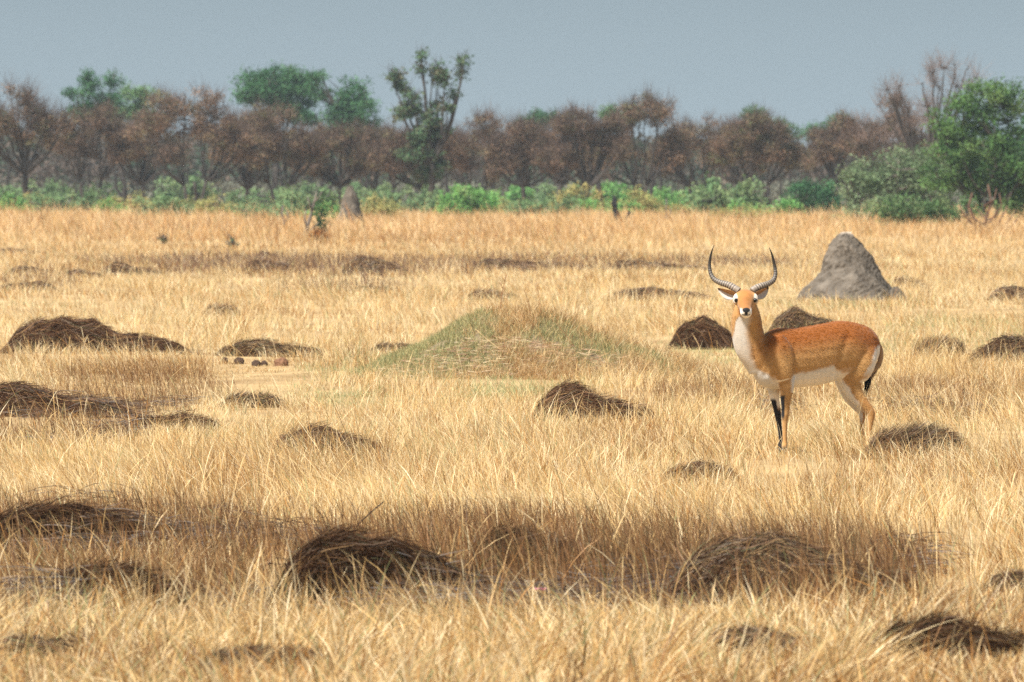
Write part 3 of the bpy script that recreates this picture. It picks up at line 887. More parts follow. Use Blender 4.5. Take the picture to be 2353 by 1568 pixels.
def tree_meshes(seed, trunk_h, r0, stems, crowns, ncl, rc, nleaf, leaf, pal, pw, nlimb=7, twigs=8, twiglen=0.9, twigw=0.02, twigcol=(0.10, 0.075, 0.06), shade=0.25, vpow=1.0, tocrowns=False, bow=1.0, tspread=0.55):
    rng = np.random.default_rng(seed)
    cr = np.array(crowns, float)
    vol = (cr[:, 3] * cr[:, 4] * cr[:, 5]) ** vpow; pick = rng.choice(len(cr), ncl, p=vol / vol.sum())
    dirs = rng.normal(0, 1, (ncl, 3)); dirs /= np.linalg.norm(dirs, axis=1)[:, None]
    rad = rng.random(ncl) ** 0.42
    cl = cr[pick, :3] + dirs * rad[:, None] * cr[pick, 3:]
    # stems
    wood = []; nodes = []
    limbs = []
    for s in range(stems):
        ang = 2 * math.pi * s / max(stems, 1) + rng.uniform(-0.4, 0.4)
        lean = 0.0 if stems == 1 else rng.uniform(0.25, 0.5)
        b = np.array([math.cos(ang) * r0 * 1.1 * (stems > 1), math.sin(ang) * r0 * 1.1 * (stems > 1), -0.15])
        f = np.array([math.cos(ang) * lean * trunk_h + rng.normal(0, 0.12), math.sin(ang) * lean * trunk_h * 0.8 + rng.normal(0, 0.1), trunk_h * rng.uniform(0.9, 1.15)])
        c = (b + f) / 2 + rng.normal(0, 0.12, 3)
        p = bez(b, c, f, 6)
        rr = np.linspace(r0, r0 * 0.68, 6) * (1.0 if stems == 1 else 0.78); rr[0] *= 1.25
        wood.append(tube(p, rr, 8)); limbs.append((f, rr[-1]))
    far = cl[np.argsort(-rng.random(ncl))[:nlimb]]
    if tocrowns: far = np.concatenate([cr[:, :3], far])
    lp = []
    for tgt in far:
        j = int(np.argmin([np.hypot(*(tgt[:2] - f[:2])) + rng.random() * 0.4 for f, _ in limbs]))
        f, rr = limbs[j]
        c = f * 0.45 + tgt * 0.55; c[2] = f[2] + (tgt[2] - f[2]) * (0.5 - 0.05 * bow); c[:2] = f[:2] + (tgt[:2] - f[:2]) * (0.5 + 0.25 * bow)
        c += rng.normal(0, 0.18, 3)
        p = bez(f, c, tgt, 8)
        p[1:-1] += rng.normal(0, 0.05, p[1:-1].shape)
        wood.append(tube(p, np.linspace(rr * 0.72, 0.025, 8), 6)); lp.append(p)
    LP = np.concatenate([p[2:] for p in lp])
    TW = []
    for c in cl:
        j = int(np.argmin(((LP - c) ** 2).sum(1) + 0.6 * np.maximum(0, LP[:, 2] - c[2] + 0.2) ** 2)); a = LP[j]
        if np.linalg.norm(c - a) > 0.15:
            m = (a + c) / 2 + np.array([0, 0, -0.12]) + rng.normal(0, 0.08, 3)
            wood.append(tube(bez(a, m, c, 4), np.linspace(0.045, 0.016, 4), 4, cap=False))
    wV, wF, wC = join(wood)
    parts = []
    # twigs
    if twigs:
        n = ncl * twigs
        ci = np.repeat(np.arange(ncl), twigs)
        out = cl[ci] - cr[pick[ci], :3]; out /= np.linalg.norm(out, axis=1)[:, None] + 1e-6
        d = rng.normal(0, tspread, (n, 3)) + out * 0.6 + np.array([0, 0, 0.75]); d /= np.linalg.norm(d, axis=1)[:, None]
        ln = twiglen * rng.uniform(0.4, 1.2, n)
        a = cl[ci] + rng.normal(0, rc * 0.35, (n, 3))
        t = np.linspace(0, 1, 3)[None, :, None]
        P = a[:, None, :] + d[:, None, :] * ln[:, None, None] * t + np.array([0, 0, 0.12])[None, None] * ln[:, None, None] * t * t
        sd = np.cross(d, rng.normal(0, 1, (n, 3))); sd /= np.linalg.norm(sd, axis=1)[:, None] + 1e-9
        W = np.tile(np.array([twigw, twigw * 0.7]), (n, 1)) * rng.uniform(0.6, 1.3, (n, 1))
        col = np.array(twigcol)[None] * rng.uniform(0.7, 1.4, (n, 1))
        parts.append(ribbons(P, W, sd, col))
    if nleaf:
        n = ncl * nleaf
        ci = np.repeat(np.arange(ncl), nleaf)
        P = cl[ci] + rng.normal(0, 1, (n, 3)) * rc * np.array([1, 1, 0.72]) * 0.6
        pal = np.array(pal, float)
        base = pal[rng.choice(len(pal), ncl, p=np.array(pw) / sum(pw))] * rng.uniform(0.75, 1.3, (ncl, 1))
        col = base[ci] * 0.6 + 0.4 * pal[rng.choice(len(pal), n, p=np.array(pw) / sum(pw))]
        col = col * rng.uniform(1 - shade, 1 + shade, (n, 1))
        parts.append(leaf_quads(P, np.full(n, leaf), rng, col))
    V, F, C = join(parts)
    return raw_mesh('trunk', wV, wF, wC), raw_mesh('crown', V, F, C)


def tree(name, loc, seed, bark, label, cat, group, rz=0.0, **kw):
    wood, crown = tree_meshes(seed, **kw)
    root = empty(name, loc, rz)
    link('trunk', wood, bark, root); link('crown', crown, M_LEAF, root)
    tag(root, label, cat, group)
    return root


BROWN = [(0.25, 0.16, 0.112), (0.185, 0.122, 0.09), (0.31, 0.20, 0.135), (0.22, 0.18, 0.105), (0.11, 0.082, 0.066), (0.17, 0.18, 0.095)]
BROWN_W = [4, 4, 2.0, 2.4, 2.4, 1.1]
DKGREEN = [(0.055, 0.145, 0.065), (0.08, 0.19, 0.085), (0.04, 0.105, 0.055), (0.11, 0.23, 0.10)]
LTGREEN = [(0.13, 0.25, 0.10), (0.17, 0.29, 0.13), (0.10, 0.20, 0.09), (0.20, 0.27, 0.13)]


def at_tree(x, d):
    X = (x - 1176.5) / FPX * d
    return (X, d, 0.0)


def build_trees():
    G1 = 'brown leafed trees along the wood edge'
    def brown(x, d, h, w, kind, lab, seed):
        """h, w in picture rows; an irregular crown of separate lobes over an open fork"""
        k = d / FPX; h = h * k * 1.15; w = w * k * 1.25
        r = np.random.default_rng(seed)
        nl = int(r.integers(6, 10)); crowns = []
        for q in range(nl):
            fx = (q + 0.5 + r.uniform(-0.4, 0.4)) / nl * 2 - 1
            zc = h * (0.80 - 0.28 * abs(fx) ** 1.6 + r.uniform(-0.13, 0.06))
            rr = w * r.uniform(0.12, 0.18)
            crowns.append((fx * w * 0.40, r.uniform(-0.3, 0.3) * w * 0.5, zc, rr, rr, min(rr * r.uniform(0.6, 0.95), h * 0.95 - zc if h * 0.95 - zc > 0.3 else 0.3)))
        for q in range(int(r.integers(3, 6))):
            crowns.append((r.uniform(-0.42, 0.42) * w, 0.1, h * r.uniform(0.42, 0.62), w * 0.14, w * 0.14, h * 0.06))
        tint = r.uniform(0.75, 1.2); olive = r.random()
        pal = [np.array(c) * tint for c in BROWN] + [np.array((0.13, 0.155, 0.07)) * tint]
        pw = list(BROWN_W) + [4.5 * olive ** 2]
        return tree('brown_tree', at_tree(x, d), seed, M_BARK, lab, 'tree', G1, crowns=crowns, trunk_h=h * r.uniform(0.20, 0.28), r0=0.024 * h * r.uniform(0.8, 1.25), stems=kind, nlimb=6, tocrowns=True,
                    ncl=int(64 + 9 * nl), rc=0.42, vpow=0.7, nleaf=int(r.uniform(60, 105)), leaf=0.125, pal=pal, pw=pw, twigs=22, twiglen=r.uniform(0.8, 1.35), twigw=0.012, twigcol=(0.12, 0.085, 0.07))

    # x, base row distance, total height in rows, width in rows, prototype, label
    L = [
        (50, 520, 300, 190, 0, 'brown tree at the left edge of the wood, left of the first green crown'),
        (213, 545, 245, 190, 3, 'brown tree with a forked trunk standing in front of the left green crowns'),
        (335, 575, 225, 150, 2, 'narrow brown tree between the left green crowns and the three-stemmed tree'),
        (450, 520, 275, 270, 1, 'broad brown tree with three dark stems, left of the round green umbrella crown'),
        (565, 560, 215, 140, 2, 'slim brown tree right of the three-stemmed brown tree'),
        (640, 530, 235, 230, 3, 'brown tree with clustered dark stems below the round green umbrella crown'),
        (775, 540, 192, 160, 0, 'brown tree directly behind the slender termite spire'),
        (968, 525, 205, 190, 2, 'brown tree below the tallest thin green tree'),
        (880, 580, 190, 150, 3, 'brown tree squeezed between the dark green crown and the tallest thin tree'),
        (1095, 560, 205, 160, 3, 'low brown tree right of the tallest thin green tree, where the skyline dips'),
        (1200, 545, 195, 160, 0, 'brown tree under the small distant dark green crown right of centre'),
        (1285, 570, 215, 130, 2, 'narrow brown tree just right of the small distant dark green crown'),
        (1345, 535, 235, 165, 0, 'straight-stemmed brown tree left of the leaning black stump'),
        (1472, 540, 255, 190, 3, 'spiky topped brown tree right behind the leaning black stump'),
        (1600, 560, 210, 170, 1, 'broad brown tree above the antelope right horn line, left of the light green crown'),
        (1690, 585, 190, 130, 2, 'narrow brown tree beneath the light green crown on the right'),
        (1748, 525, 210, 200, 1, 'round reddish brown tree with dark forked stems above the right shrubs'),
        (1925, 560, 205, 150, 0, 'brown tree behind the dark green bush on the right'),
        (2050, 520, 255, 170, 3, 'brown tree behind the grey green scrub, below the leaning bare tree'),
    ]
    for i, (x, d, h, w, p, lab) in enumerate(L):
        brown(x, d, h, w, {0: 1, 1: 3, 2: 1, 3: 2}[p], lab, 900 + i)
    # green crowns behind
    G2 = 'green crowned trees rising behind the brown wood edge'

    def green(x, d, top, crowns, lab, pal, seed, ncl=70, nleaf=60, leaf=0.17, rc=0.45, **kw):
        ncl = int(ncl * 1.7)
        """crowns: (dx rows, row, half width rows, half height rows)"""
        k = d / FPX
        cr = [(dx * k, 0.3 * ((j % 3) - 1), CAMH - (r - HZ) * k, a * k, a * k * 0.8, b * k) for j, (dx, r, a, b) in enumerate(crowns)]
        args = dict(trunk_h=3.0, r0=0.24, stems=1, nlimb=9, twigs=3, twiglen=0.5, twigw=0.012); args.update(kw)
        return tree('green_tree', at_tree(x, d), seed, M_BARK, lab, 'tree', G2, crowns=cr, ncl=ncl, rc=rc, nleaf=nleaf, leaf=leaf, pal=pal, pw=[3, 3, 2, 1.5], **args)
    green(215, 640, 155, [(-5, 182, 22, 24), (-12, 205, 26, 16), (46, 186, 20, 16), (-28, 224, 42, 20), (35, 226, 38, 18), (0, 255, 60, 22)], 'dark green two-lobed crown, the leftmost green tree on the skyline', DKGREEN, 401, 70)
    green(315, 655, 190, [(-10, 225, 35, 26), (25, 218, 26, 28), (-40, 255, 46, 25), (20, 260, 40, 25)], 'lighter green ragged crown just right of the leftmost dark green tree', LTGREEN, 402, 55)
    green(640, 630, 150, [(0, 174, 58, 24), (-58, 192, 44, 30), (46, 192, 48, 30), (-20, 212, 76, 26), (66, 222, 40, 26), (-66, 226, 34, 18), (20, 245, 60, 24), (60, 265, 50, 24)], 'full round dark green umbrella crown left of centre', DKGREEN, 403, 190)
    green(800, 620, 155, [(-75, 185, 26, 24), (-30, 225, 46, 30), (20, 215, 38, 36), (30, 260, 46, 34), (-20, 265, 40, 30), (45, 300, 30, 40), (-72, 172, 12, 14), (-5, 190, 14, 16), (25, 178, 12, 14), (0, 300, 50, 30), (40, 350, 30, 40)], 'dark green open crown between the round umbrella crown and the tallest tree', DKGREEN, 404, 130)
    green(985, 512, 110, [(-17, 128, 9, 14), (-12, 156, 20, 12), (20, 165, 14, 14), (34, 190, 14, 24), (8, 190, 16, 12), (-80, 176, 18, 16), (78, 140, 7, 16), (74, 165, 10, 14), (-62, 205, 14, 18), (-40, 225, 16, 14), (-28, 250, 20, 16), (22, 235, 14, 16), (40, 250, 14, 14), (60, 215, 10, 12), (-55, 262, 26, 22), (5, 270, 34, 20), (-15, 305, 46, 22), (30, 300, 30, 20), (-35, 350, 34, 24), (22, 370, 30, 22), (-5, 400, 30, 16)],
          'tallest tree of the skyline, thin and sparse with separate leaf tufts', [(0.09, 0.165, 0.085), (0.065, 0.125, 0.07), (0.17, 0.14, 0.09), (0.12, 0.19, 0.095)], 405, 84, nleaf=44, twigs=14, rc=0.36, nlimb=2, vpow=0.5, tocrowns=True, twiglen=0.7, leaf=0.2)
    green(1238, 680, 255, [(0, 275, 38, 18), (30, 272, 26, 12), (-20, 295, 40, 20)], 'small distant dark green crown right of centre', DKGREEN, 406, 45)
    green(1450, 690, 240, [(0, 262, 24, 20), (-50, 262, 20, 16)], 'small olive crown peeping between brown tree tops right of centre', LTGREEN, 407, 30)
    green(1740, 670, 245, [(-5, 268, 32, 20), (40, 290, 40, 18), (-10, 300, 42, 20), (85, 305, 30, 14)], 'light green crown on the skyline behind the right brown trees', [(0.10, 0.19, 0.09), (0.13, 0.22, 0.11), (0.07, 0.14, 0.07), (0.09, 0.16, 0.08)], 408, 65)
    green(1925, 650, 262, [(0, 290, 36, 22), (-35, 305, 40, 20), (20, 320, 40, 30)], 'green crown left of the leaning bare tree', DKGREEN, 409, 50)
    # bare trees right
    k = 500 / FPX

    def bare(x, d, cr_rows, lab, seed, ncl, **kw):
        k = d / FPX
        cr = [(dx * k, 0.2, CAMH - (r - HZ) * k, a * k, a * k * 0.8, b * k) for dx, r, a, b in cr_rows]
        return tree('bare_tree', at_tree(x, d), seed, M_BARK, lab, 'tree', 'leafless trees at the right', crowns=cr, ncl=ncl, rc=0.4, nleaf=0, leaf=0.1, pal=BROWN, pw=BROWN_W,
                    twigs=18, twiglen=1.0, twigw=0.009, bow=0.2, tspread=0.75, tocrowns=True, twigcol=(0.22, 0.165, 0.145), **kw)
    bare(2140, 470, [(-20, 190, 14, 14), (5, 168, 14, 14), (30, 155, 14, 12), (55, 150, 14, 12), (80, 160, 14, 14), (100, 178, 12, 14), (20, 200, 20, 16), (60, 195, 20, 16), (90, 215, 16, 16), (-5, 240, 22, 16), (50, 245, 24, 16), (10, 290, 30, 18)], 'tall leafless grey tree with a rounded twiggy top behind the big green tree', 501, 70, trunk_h=3.4, r0=0.24, stems=1, nlimb=3, vpow=0.5)
    bare(2115, 480, [(-78, 205, 12, 12), (-50, 195, 10, 12), (-55, 230, 12, 12), (-30, 250, 14, 12), (-95, 240, 12, 12), (-70, 270, 16, 12), (-15, 290, 18, 14), (10, 265, 16, 14)], 'leafless tree leaning left, just left of the tall leafless one', 502, 40, trunk_h=2.6, r0=0.18, stems=1, nlimb=3, vpow=0.5)
    bare(2015, 500, [(-25, 290, 26, 30), (-10, 330, 36, 34), (30, 330, 40, 40)], 'small leafless tree left of the leaning leafless one', 503, 34, trunk_h=1.6, r0=0.12, stems=1, nlimb=8)
    # near green trees on the right
    k = 392 / FPX

    def bush(name, x, row, crowns, lab, cat, grp, pal, seed, ncl, nleaf, leaf, rc, bark=M_BARK, **kw):
        X, d = gp(x, row); k = d / FPX
        cr = [(dx * k, 0.25 * ((j % 3) - 1) * a * k, (row - r) * k, a * k, a * k * 0.75, b * k) for j, (dx, r, a, b) in enumerate(crowns)]
        args = dict(trunk_h=0.5, r0=0.07, stems=3, nlimb=9, twigs=4, twiglen=0.4, twigw=0.008); args.update(kw)
        return tree(name, (X, d, float(ground_h(X, d))), seed, bark, lab, cat, grp, crowns=cr, ncl=ncl, rc=rc, nleaf=nleaf, leaf=leaf, pal=pal, pw=[3, 3, 2, 1.5][:len(pal)], **args)
    bush('green_tree', 2265, 522, [(15, 235, 75, 50), (-50, 270, 75, 55), (60, 260, 60, 60), (85, 200, 26, 34), (-90, 330, 60, 50), (0, 340, 110, 60), (70, 380, 90, 60), (-60, 400, 80, 50), (30, 450, 100, 50)],
         'big bright green leafy tree at the right edge of the picture', 'tree', 'green trees and bushes at the right', [(0.09, 0.18, 0.055), (0.125, 0.225, 0.075), (0.055, 0.12, 0.045), (0.18, 0.27, 0.10)], 601, 210, 130, 0.13, 0.42,
         trunk_h=1.2, r0=0.15, stems=3, nlimb=16)
    bush('green_tree', 2400, 520, [(0, 260, 70, 70), (10, 350, 80, 80), (0, 440, 90, 60)], 'green tree cut off by the right edge beside the big bright one', 'tree', 'green trees and bushes at the right', DKGREEN, 602, 90, 90, 0.17, 0.45, trunk_h=1.2, r0=0.14)
    bush('scrub_bush', 2050, 520, [(-20, 350, 40, 30), (-70, 420, 60, 60), (20, 420, 85, 70), (90, 430, 60, 60), (0, 480, 120, 36), (60, 380, 50, 40)],
         'large grey green scrub bush left of the big bright green tree', 'bush', 'green trees and bushes at the right', [(0.18, 0.26, 0.14), (0.23, 0.29, 0.17), (0.14, 0.22, 0.11), (0.22, 0.27, 0.15)], 603, 150, 110, 0.13, 0.40, bark=M_BARKPALE, twigs=10, twiglen=0.6)
    bush('scrub_bush', 1868, 505, [(-30, 440, 34, 38), (25, 445, 36, 36), (0, 480, 62, 24), (40, 470, 30, 30)], 'compact dark green bush at the left end of the right hand thicket', 'bush', 'green trees and bushes at the right', DKGREEN, 604, 80, 80, 0.13, 0.33)
    bush('scrub_bush', 2110, 528, [(-60, 480, 60, 34), (20, 490, 70, 30), (90, 485, 50, 36)], 'low green undergrowth at the foot of the grey green scrub', 'bush', 'green trees and bushes at the right', [(0.10, 0.20, 0.075), (0.15, 0.25, 0.10), (0.20, 0.23, 0.11), (0.08, 0.15, 0.07)], 605, 80, 70, 0.12, 0.32)
    # shrub band along the far edge of the field
    G3 = 'low shrubs along the far edge of the field'
    ps = []
    SH = [
        [(0, 30, 60, 28), (-45, 20, 40, 20), (45, 22, 40, 22), (0, 12, 70, 12)],
        [(0, 28, 40, 30), (20, 16, 40, 18), (-25, 16, 34, 18)],
        [(0, 20, 80, 20), (-50, 26, 36, 20), (40, 26, 44, 22), (0, 8, 90, 10)],
    ]
    pals = [[(0.15, 0.25, 0.115), (0.19, 0.28, 0.14), (0.11, 0.19, 0.09), (0.22, 0.28, 0.13)], [(0.15, 0.34, 0.10), (0.20, 0.39, 0.12), (0.11, 0.26, 0.08), (0.28, 0.38, 0.15)],
            [(0.33, 0.34, 0.13), (0.42, 0.37, 0.15), (0.25, 0.28, 0.11), (0.38, 0.28, 0.12)]]
    for c in range(3):
        row = []
        for s in range(3):
            cr = [(a * 0.0245, 0.1, b * 0.0245, r * 0.0245, r * 0.02, h * 0.0245) for a, b, r, h in SH[s]]
            o = tree('field_shrub', (0, 0, 0), 700 + c * 10 + s, M_BARK, 'x', 'shrub', G3, crowns=cr, ncl=46, rc=0.30, nleaf=62, leaf=0.14, pal=pals[c], pw=[3, 3, 2, 1.5],
                     trunk_h=0.3, r0=0.04, stems=3, nlimb=6, twigs=3, twiglen=0.3, twigw=0.006)
            row.append(o)
        ps.append(row)
    used = {}
    # x, row, size, colour (0 grey green, 1 bright green, 2 yellow), shape, label
    S = [
        (12, 500, 1.0, 1, 1, 'bright green shrub at the left edge'), (75, 494, .75, 2, 0, 'yellowish low shrub beside the leftmost bright shrub'), (150, 500, 1.0, 0, 2, 'wide grey green shrub, first one in from the left edge'),
        (255, 497, .8, 1, 1, 'small bright shrub left of the three-stemmed tree'), (300, 490, .8, 2, 2, 'olive shrub behind the bright one left of the three-stemmed tree'), (375, 506, 1.0, 0, 0, 'grey green rounded shrub in front of the three-stemmed tree'),
        (480, 497, .9, 2, 2, 'yellowish shrub at the foot of the three-stemmed tree'), (545, 494, .7, 0, 1, 'small shrub at the foot of the slim brown tree'), (620, 503, .9, 0, 2, 'flat shrub left of the bare sapling'),
        (700, 509, 1.15, 0, 0, 'grey green shrub behind the bare sapling left of the slender spire'), (742, 515, .9, 1, 1, 'deep green shrub touching the slender spire on its left'), (870, 506, .9, 2, 1, 'orange yellow shrub right of the slender spire'),
        (925, 492, 1.0, 0, 2, 'faint grey green shrub below the tallest thin tree'), (1010, 490, .9, 0, 1, 'upright shrub beside the trunk of the tall brown tree'), (1080, 500, 1.05, 1, 0, 'bright green rounded shrub, the brightest of the middle'),
        (1165, 500, .9, 2, 2, 'yellow shrub right of the brightest middle shrub'), (1255, 502, 1.0, 0, 2, 'wide pale shrub in the middle of the far edge'), (1330, 498, .9, 2, 0, 'yellow green shrub left of the leaning black stump'),
        (1390, 494, .9, 1, 2, 'green shrub behind the leaning black stump'), (1465, 496, .9, 2, 1, 'yellowish shrub right of the leaning black stump'), (1520, 488, 1.0, 1, 1, 'upright bright shrub between the stump and the wide right shrub'),
        (1600, 500, .9, 2, 2, 'olive shrub at the left side of the wide right shrub'), (1675, 506, 1.3, 0, 0, 'wide grey green shrub, largest of the far edge, above the antelope horns'), (1760, 500, 1.0, 1, 2, 'low green shrub between the largest shrub and the right thicket'),
        (1700, 512, .7, 2, 2, 'yellowish tuft in front of the largest far shrub'), (1955, 515, .7, 2, 2, 'yellow tuft in front of the grey green scrub'), (200, 478, 1.0, 0, 2, 'shaded shrub under the second brown tree'),
        (420, 480, 1.0, 0, 0, 'shaded shrub between the stems of the three-stemmed tree'), (850, 482, 1.0, 0, 0, 'shaded shrub right behind the slender spire'), (1150, 482, 1.0, 1, 2, 'green undergrowth below the dip in the skyline'),
        (1420, 480, 1.0, 1, 0, 'green undergrowth behind the leaning black stump'), (1580, 480, 1.0, 1, 2, 'green undergrowth behind the upright bright shrub'), (60, 480, 1.0, 0, 2, 'shaded shrub under the leftmost brown tree'),
        (1290, 482, 1.0, 0, 0, 'shaded shrub below the narrow brown tree right of centre'), (650, 482, 1.0, 0, 2, 'shaded shrub below the round green umbrella crown'),
    ]
    for i, (x, row, sz, c, s, lab) in enumerate(S):
        src = ps[c][s]
        o = src if (c, s) not in used else copy_tree(src)
        used[(c, s)] = 1
        X, d = gp(x, row + (2, 5, 0, 7, 3)[i % 5] * (row > 485))
        o.location = (X, d, 0); o.rotation_euler = (0, 0, (i % 5 - 2) * 0.3 + (math.pi if i % 2 else 0))
        q = 1.15 * sz * d / 480
        o.scale = (q, q, q * (0.9 + 0.25 * ((i * 7) % 5) / 4))
        o['label'] = lab
    for c in range(3):
        for s in range(3):
            if (c, s) not in used:
                for ch in list(ps[c][s].children): bpy.data.objects.remove(ch)
                bpy.data.objects.remove(ps[c][s])
    # distant wood behind, one mass
    rng = np.random.default_rng(77)
    n = 250000
    d = rng.uniform(620, 820, n); X = rng.uniform(-1, 1, n) * (0.088 * d + 3)
    sx = 1176.5 + X / d * FPX
    topr = np.interp(sx, [0, 200, 500, 850, 1030, 1100, 1300, 1500, 1650, 1850, 2000, 2353], [300, 305, 312, 312, 315, 338, 335, 322, 330, 335, 330, 318])
    H = CAMH - (topr + 75 * (fbm(X / 2.2, d / 14, 5) - 0.4) - HZ) * d / FPX
    z = H * rng.random(n) ** 0.95
    cl = fbm(X / 1.3, z / 1.1 + d / 9, 15, 3)
    ok = (cl > 0.42) & (z < H)
    X, d, z, cl = X[ok], d[ok], z[ok], cl[ok]; n = len(X)
    z = z.copy()
    pal = np.array([(0.105, 0.082, 0.07), (0.075, 0.072, 0.062), (0.055, 0.085, 0.06), (0.14, 0.10, 0.08)])
    pc = (fbm(X / 4, z / 3, 16) * 4 * 1.2 - 0.4 + rng.normal(0, 0.5, n)).astype(int).clip(0, 3)
    lowg = smooth(2.4, 1.5, z)[:, None] * (0.35 + 0.65 * smooth(0.35, 0.6, fbm(X / 3.0, z / 1.2, 18)))[:, None]  # understorey paled to grey-green, with distance haze painted into the leaf colour
    col = pal[pc] * (1 - lowg) + np.array([0.18, 0.185, 0.15]) * lowg
    V, F, C = leaf_quads(np.stack([X, d, z], 1), np.full(n, 0.42), rng, col * rng.uniform(0.75, 1.25, (n, 1)))
    parts = [(V, F, C)]
    m = 420
    d = rng.uniform(600, 760, m); X = rng.uniform(-1, 1, m) * (0.066 * d)
    t = np.linspace(0, 1, 5)
    for i in range(m):
        lean = rng.normal(0, 0.5)
        hgt = rng.uniform(2.5, 4.5)
        pth = np.stack([X[i] + lean * t + rng.normal(0, 0.1, 5), np.full(5, d[i]), hgt * t], 1)
        parts.append(tube(pth, np.linspace(rng.uniform(0.08, 0.2), 0.04, 5), 4, (0.07, 0.06, 0.055)))
    V, F, C = join(parts)
    o = link('distant_wood', raw_mesh('distant_wood', V, F, C), M_LEAF)
    tag(o, 'shaded mass of woodland deep behind the front trees', 'wood', kind='stuff')

    # dead stump and saplings
    X, d = gp(1424, 527); k = d / FPX

    def twiggy(name, x, row, strokes, lab, cat, mat, leaves=None, seed=0):
        X, d = gp(x, row); k = d / FPX
        rng = np.random.default_rng(seed)
        ws = []
        for (pts, r0, r1) in strokes:
            p = np.array([((a - x) * k, 0.02 * j, (row - b) * k) for j, (a, b) in enumerate(pts)])
            if len(p) == 2: p = np.array([p[0], (p[0] + p[1]) / 2 + [0.02, 0, 0], p[1]])
            ws.append(tube(p, np.linspace(r0 * k, r1 * k, len(p)), 7))
        V, F, C = join(ws)
        root = empty(name, (X, d, float(ground_h(X, d)) - 0.05))
        tag(root, lab, cat)
        link('trunk', raw_mesh('trunk', V, F, C), mat, root)
        if leaves:
            P = []
            for (a, b, rx, ry, n) in leaves:
                q = rng.normal(0, 0.55, (n, 3))
                P.append(np.stack([(a - x) * k + q[:, 0] * rx * k, q[:, 1] * rx * k, (row - b) * k + q[:, 2] * ry * k], 1))
            P = np.concatenate(P)
            pal = np.array([(0.06, 0.13, 0.05), (0.09, 0.17, 0.06), (0.05, 0.10, 0.045)])
            V, F, C = leaf_quads(P, np.full(len(P), 0.11), rng, pal[rng.integers(0, 3, len(P))])
            link('foliage', raw_mesh('foliage', V, F, C), M_LEAF, root)
        return root
    twiggy('dead_stump', 1424, 527, [([(1428, 532), (1421, 505), (1414, 480), (1411, 452)], 11, 4.5), ([(1413, 478), (1408, 464), (1412, 446)], 5, 2.2), ([(1429, 530), (1437, 508), (1447, 482)], 6, 2.5)],
           'leaning black dead stump with a thin fork, far edge of the field right of centre', 'stump', M_CHAR)
    twiggy('bare_sapling', 705, 542, [([(700, 545), (706, 520), (715, 490), (722, 462), (728, 438)], 5, 1.8), ([(706, 520), (700, 500), (704, 480)], 3, 1.2), ([(718, 480), (710, 462), (707, 448)], 2.5, 1), ([(722, 462), (733, 450), (740, 436)], 2.2, 1),
                                      ([(702, 540), (720, 520), (735, 505)], 3, 1.2)],
           'bare brown forked sapling left of the slender termite spire', 'sapling', M_BARKPALE, [(735, 490, 16, 30, 260), (742, 515, 12, 14, 120)], 3)
    twiggy('bare_sapling', 655, 530, [([(658, 532), (654, 510), (648, 488), (650, 470)], 4, 1.6), ([(654, 512), (662, 496), (660, 482)], 2.5, 1.2)],
           'smaller bare sapling farther left, before the grey green shrub', 'sapling', M_BARKPALE)
    twiggy('bare_sapling', 1535, 530, [([(1536, 532), (1533, 505), (1530, 478), (1532, 455)], 2.5, 1.2), ([(1533, 505), (1540, 490), (1541, 476)], 1.8, 0.8)],
           'thin grey sapling right of the leaning black stump', 'sapling', M_BARKPALE)
    twiggy('dead_stump', 2265, 540, [([(2250, 545), (2238, 500), (2226, 470), (2234, 440)], 5, 2), ([(2260, 545), (2266, 500), (2278, 460), (2270, 420)], 4.5, 1.6), ([(2280, 545), (2300, 500), (2316, 470)], 3.5, 1.4), ([(2250, 530), (2280, 500), (2302, 470), (2296, 440)], 3, 1.2), ([(2235, 545), (2250, 515), (2290, 490)], 3, 1.2), ([(2300, 545), (2280, 510), (2246, 480)], 3, 1.2), ([(2225, 540), (2218, 515), (2230, 495)], 2.5, 1), ([(2310, 540), (2312, 510), (2335, 480)], 2.5, 1),
                                     ([(2290, 545), (2330, 510), (2345, 490)], 3, 1), ([(2240, 520), (2215, 490), (2205, 470)], 3, 1), ([(2270, 520), (2240, 500), (2222, 505)], 3, 1), ([(2262, 470), (2285, 455), (2290, 430)], 2.5, 1)],
           'broken reddish brown dead stems at the foot of the big bright green tree', 'stump', rock_mat('red_bark', (0.07, 0.04, 0.03), (0.17, 0.095, 0.065), 6, 0.6))
    bush('orange_shrub', 733, 560, [(0, 545, 18, 13), (-8, 552, 14, 8)], 'small orange dry shrub standing in the field below the bare sapling', 'shrub', 'small plants in the far field', [(0.42, 0.19, 0.06), (0.34, 0.16, 0.06), (0.5, 0.26, 0.09), (0.38, 0.2, 0.09)], 801, 26, 60, 0.07, 0.14, trunk_h=0.1, r0=0.02)
    bush('green_seedling', 372, 566, [(0, 552, 10, 12)], 'small green seedling in the far field, the left one of two', 'plant', 'small plants in the far field', LTGREEN, 802, 7, 16, 0.045, 0.09, trunk_h=0.1, r0=0.015)
    bush('green_seedling', 538, 570, [(0, 556, 9, 14)], 'small green seedling in the far field, the right one of two', 'plant', 'small plants in the far field', LTGREEN, 803, 7, 16, 0.045, 0.09, trunk_h=0.1, r0=0.015)


# ------------------------------------------------------------------ antelope
S = 1 / 805.0


def A(cx, cy, v):
    return np.array([(cx - 1000) * S, v, (1450 - cy) * S])


def loft(rings, closed_ends=True):
    """rings: list of (n,3) arrays -> bmesh-ready verts, faces"""
    n = len(rings[0]); V = np.concatenate(rings); F = []
    for k in range(len(rings) - 1):
        for s in range(n):
            a = k * n + s; b = k * n + (s + 1) % n
            F.append((a, b, b + n, a + n))
    F.append(tuple(range(n))[::-1]); F.append(tuple(range((len(rings) - 1) * n, len(rings) * n)))
    return V, F


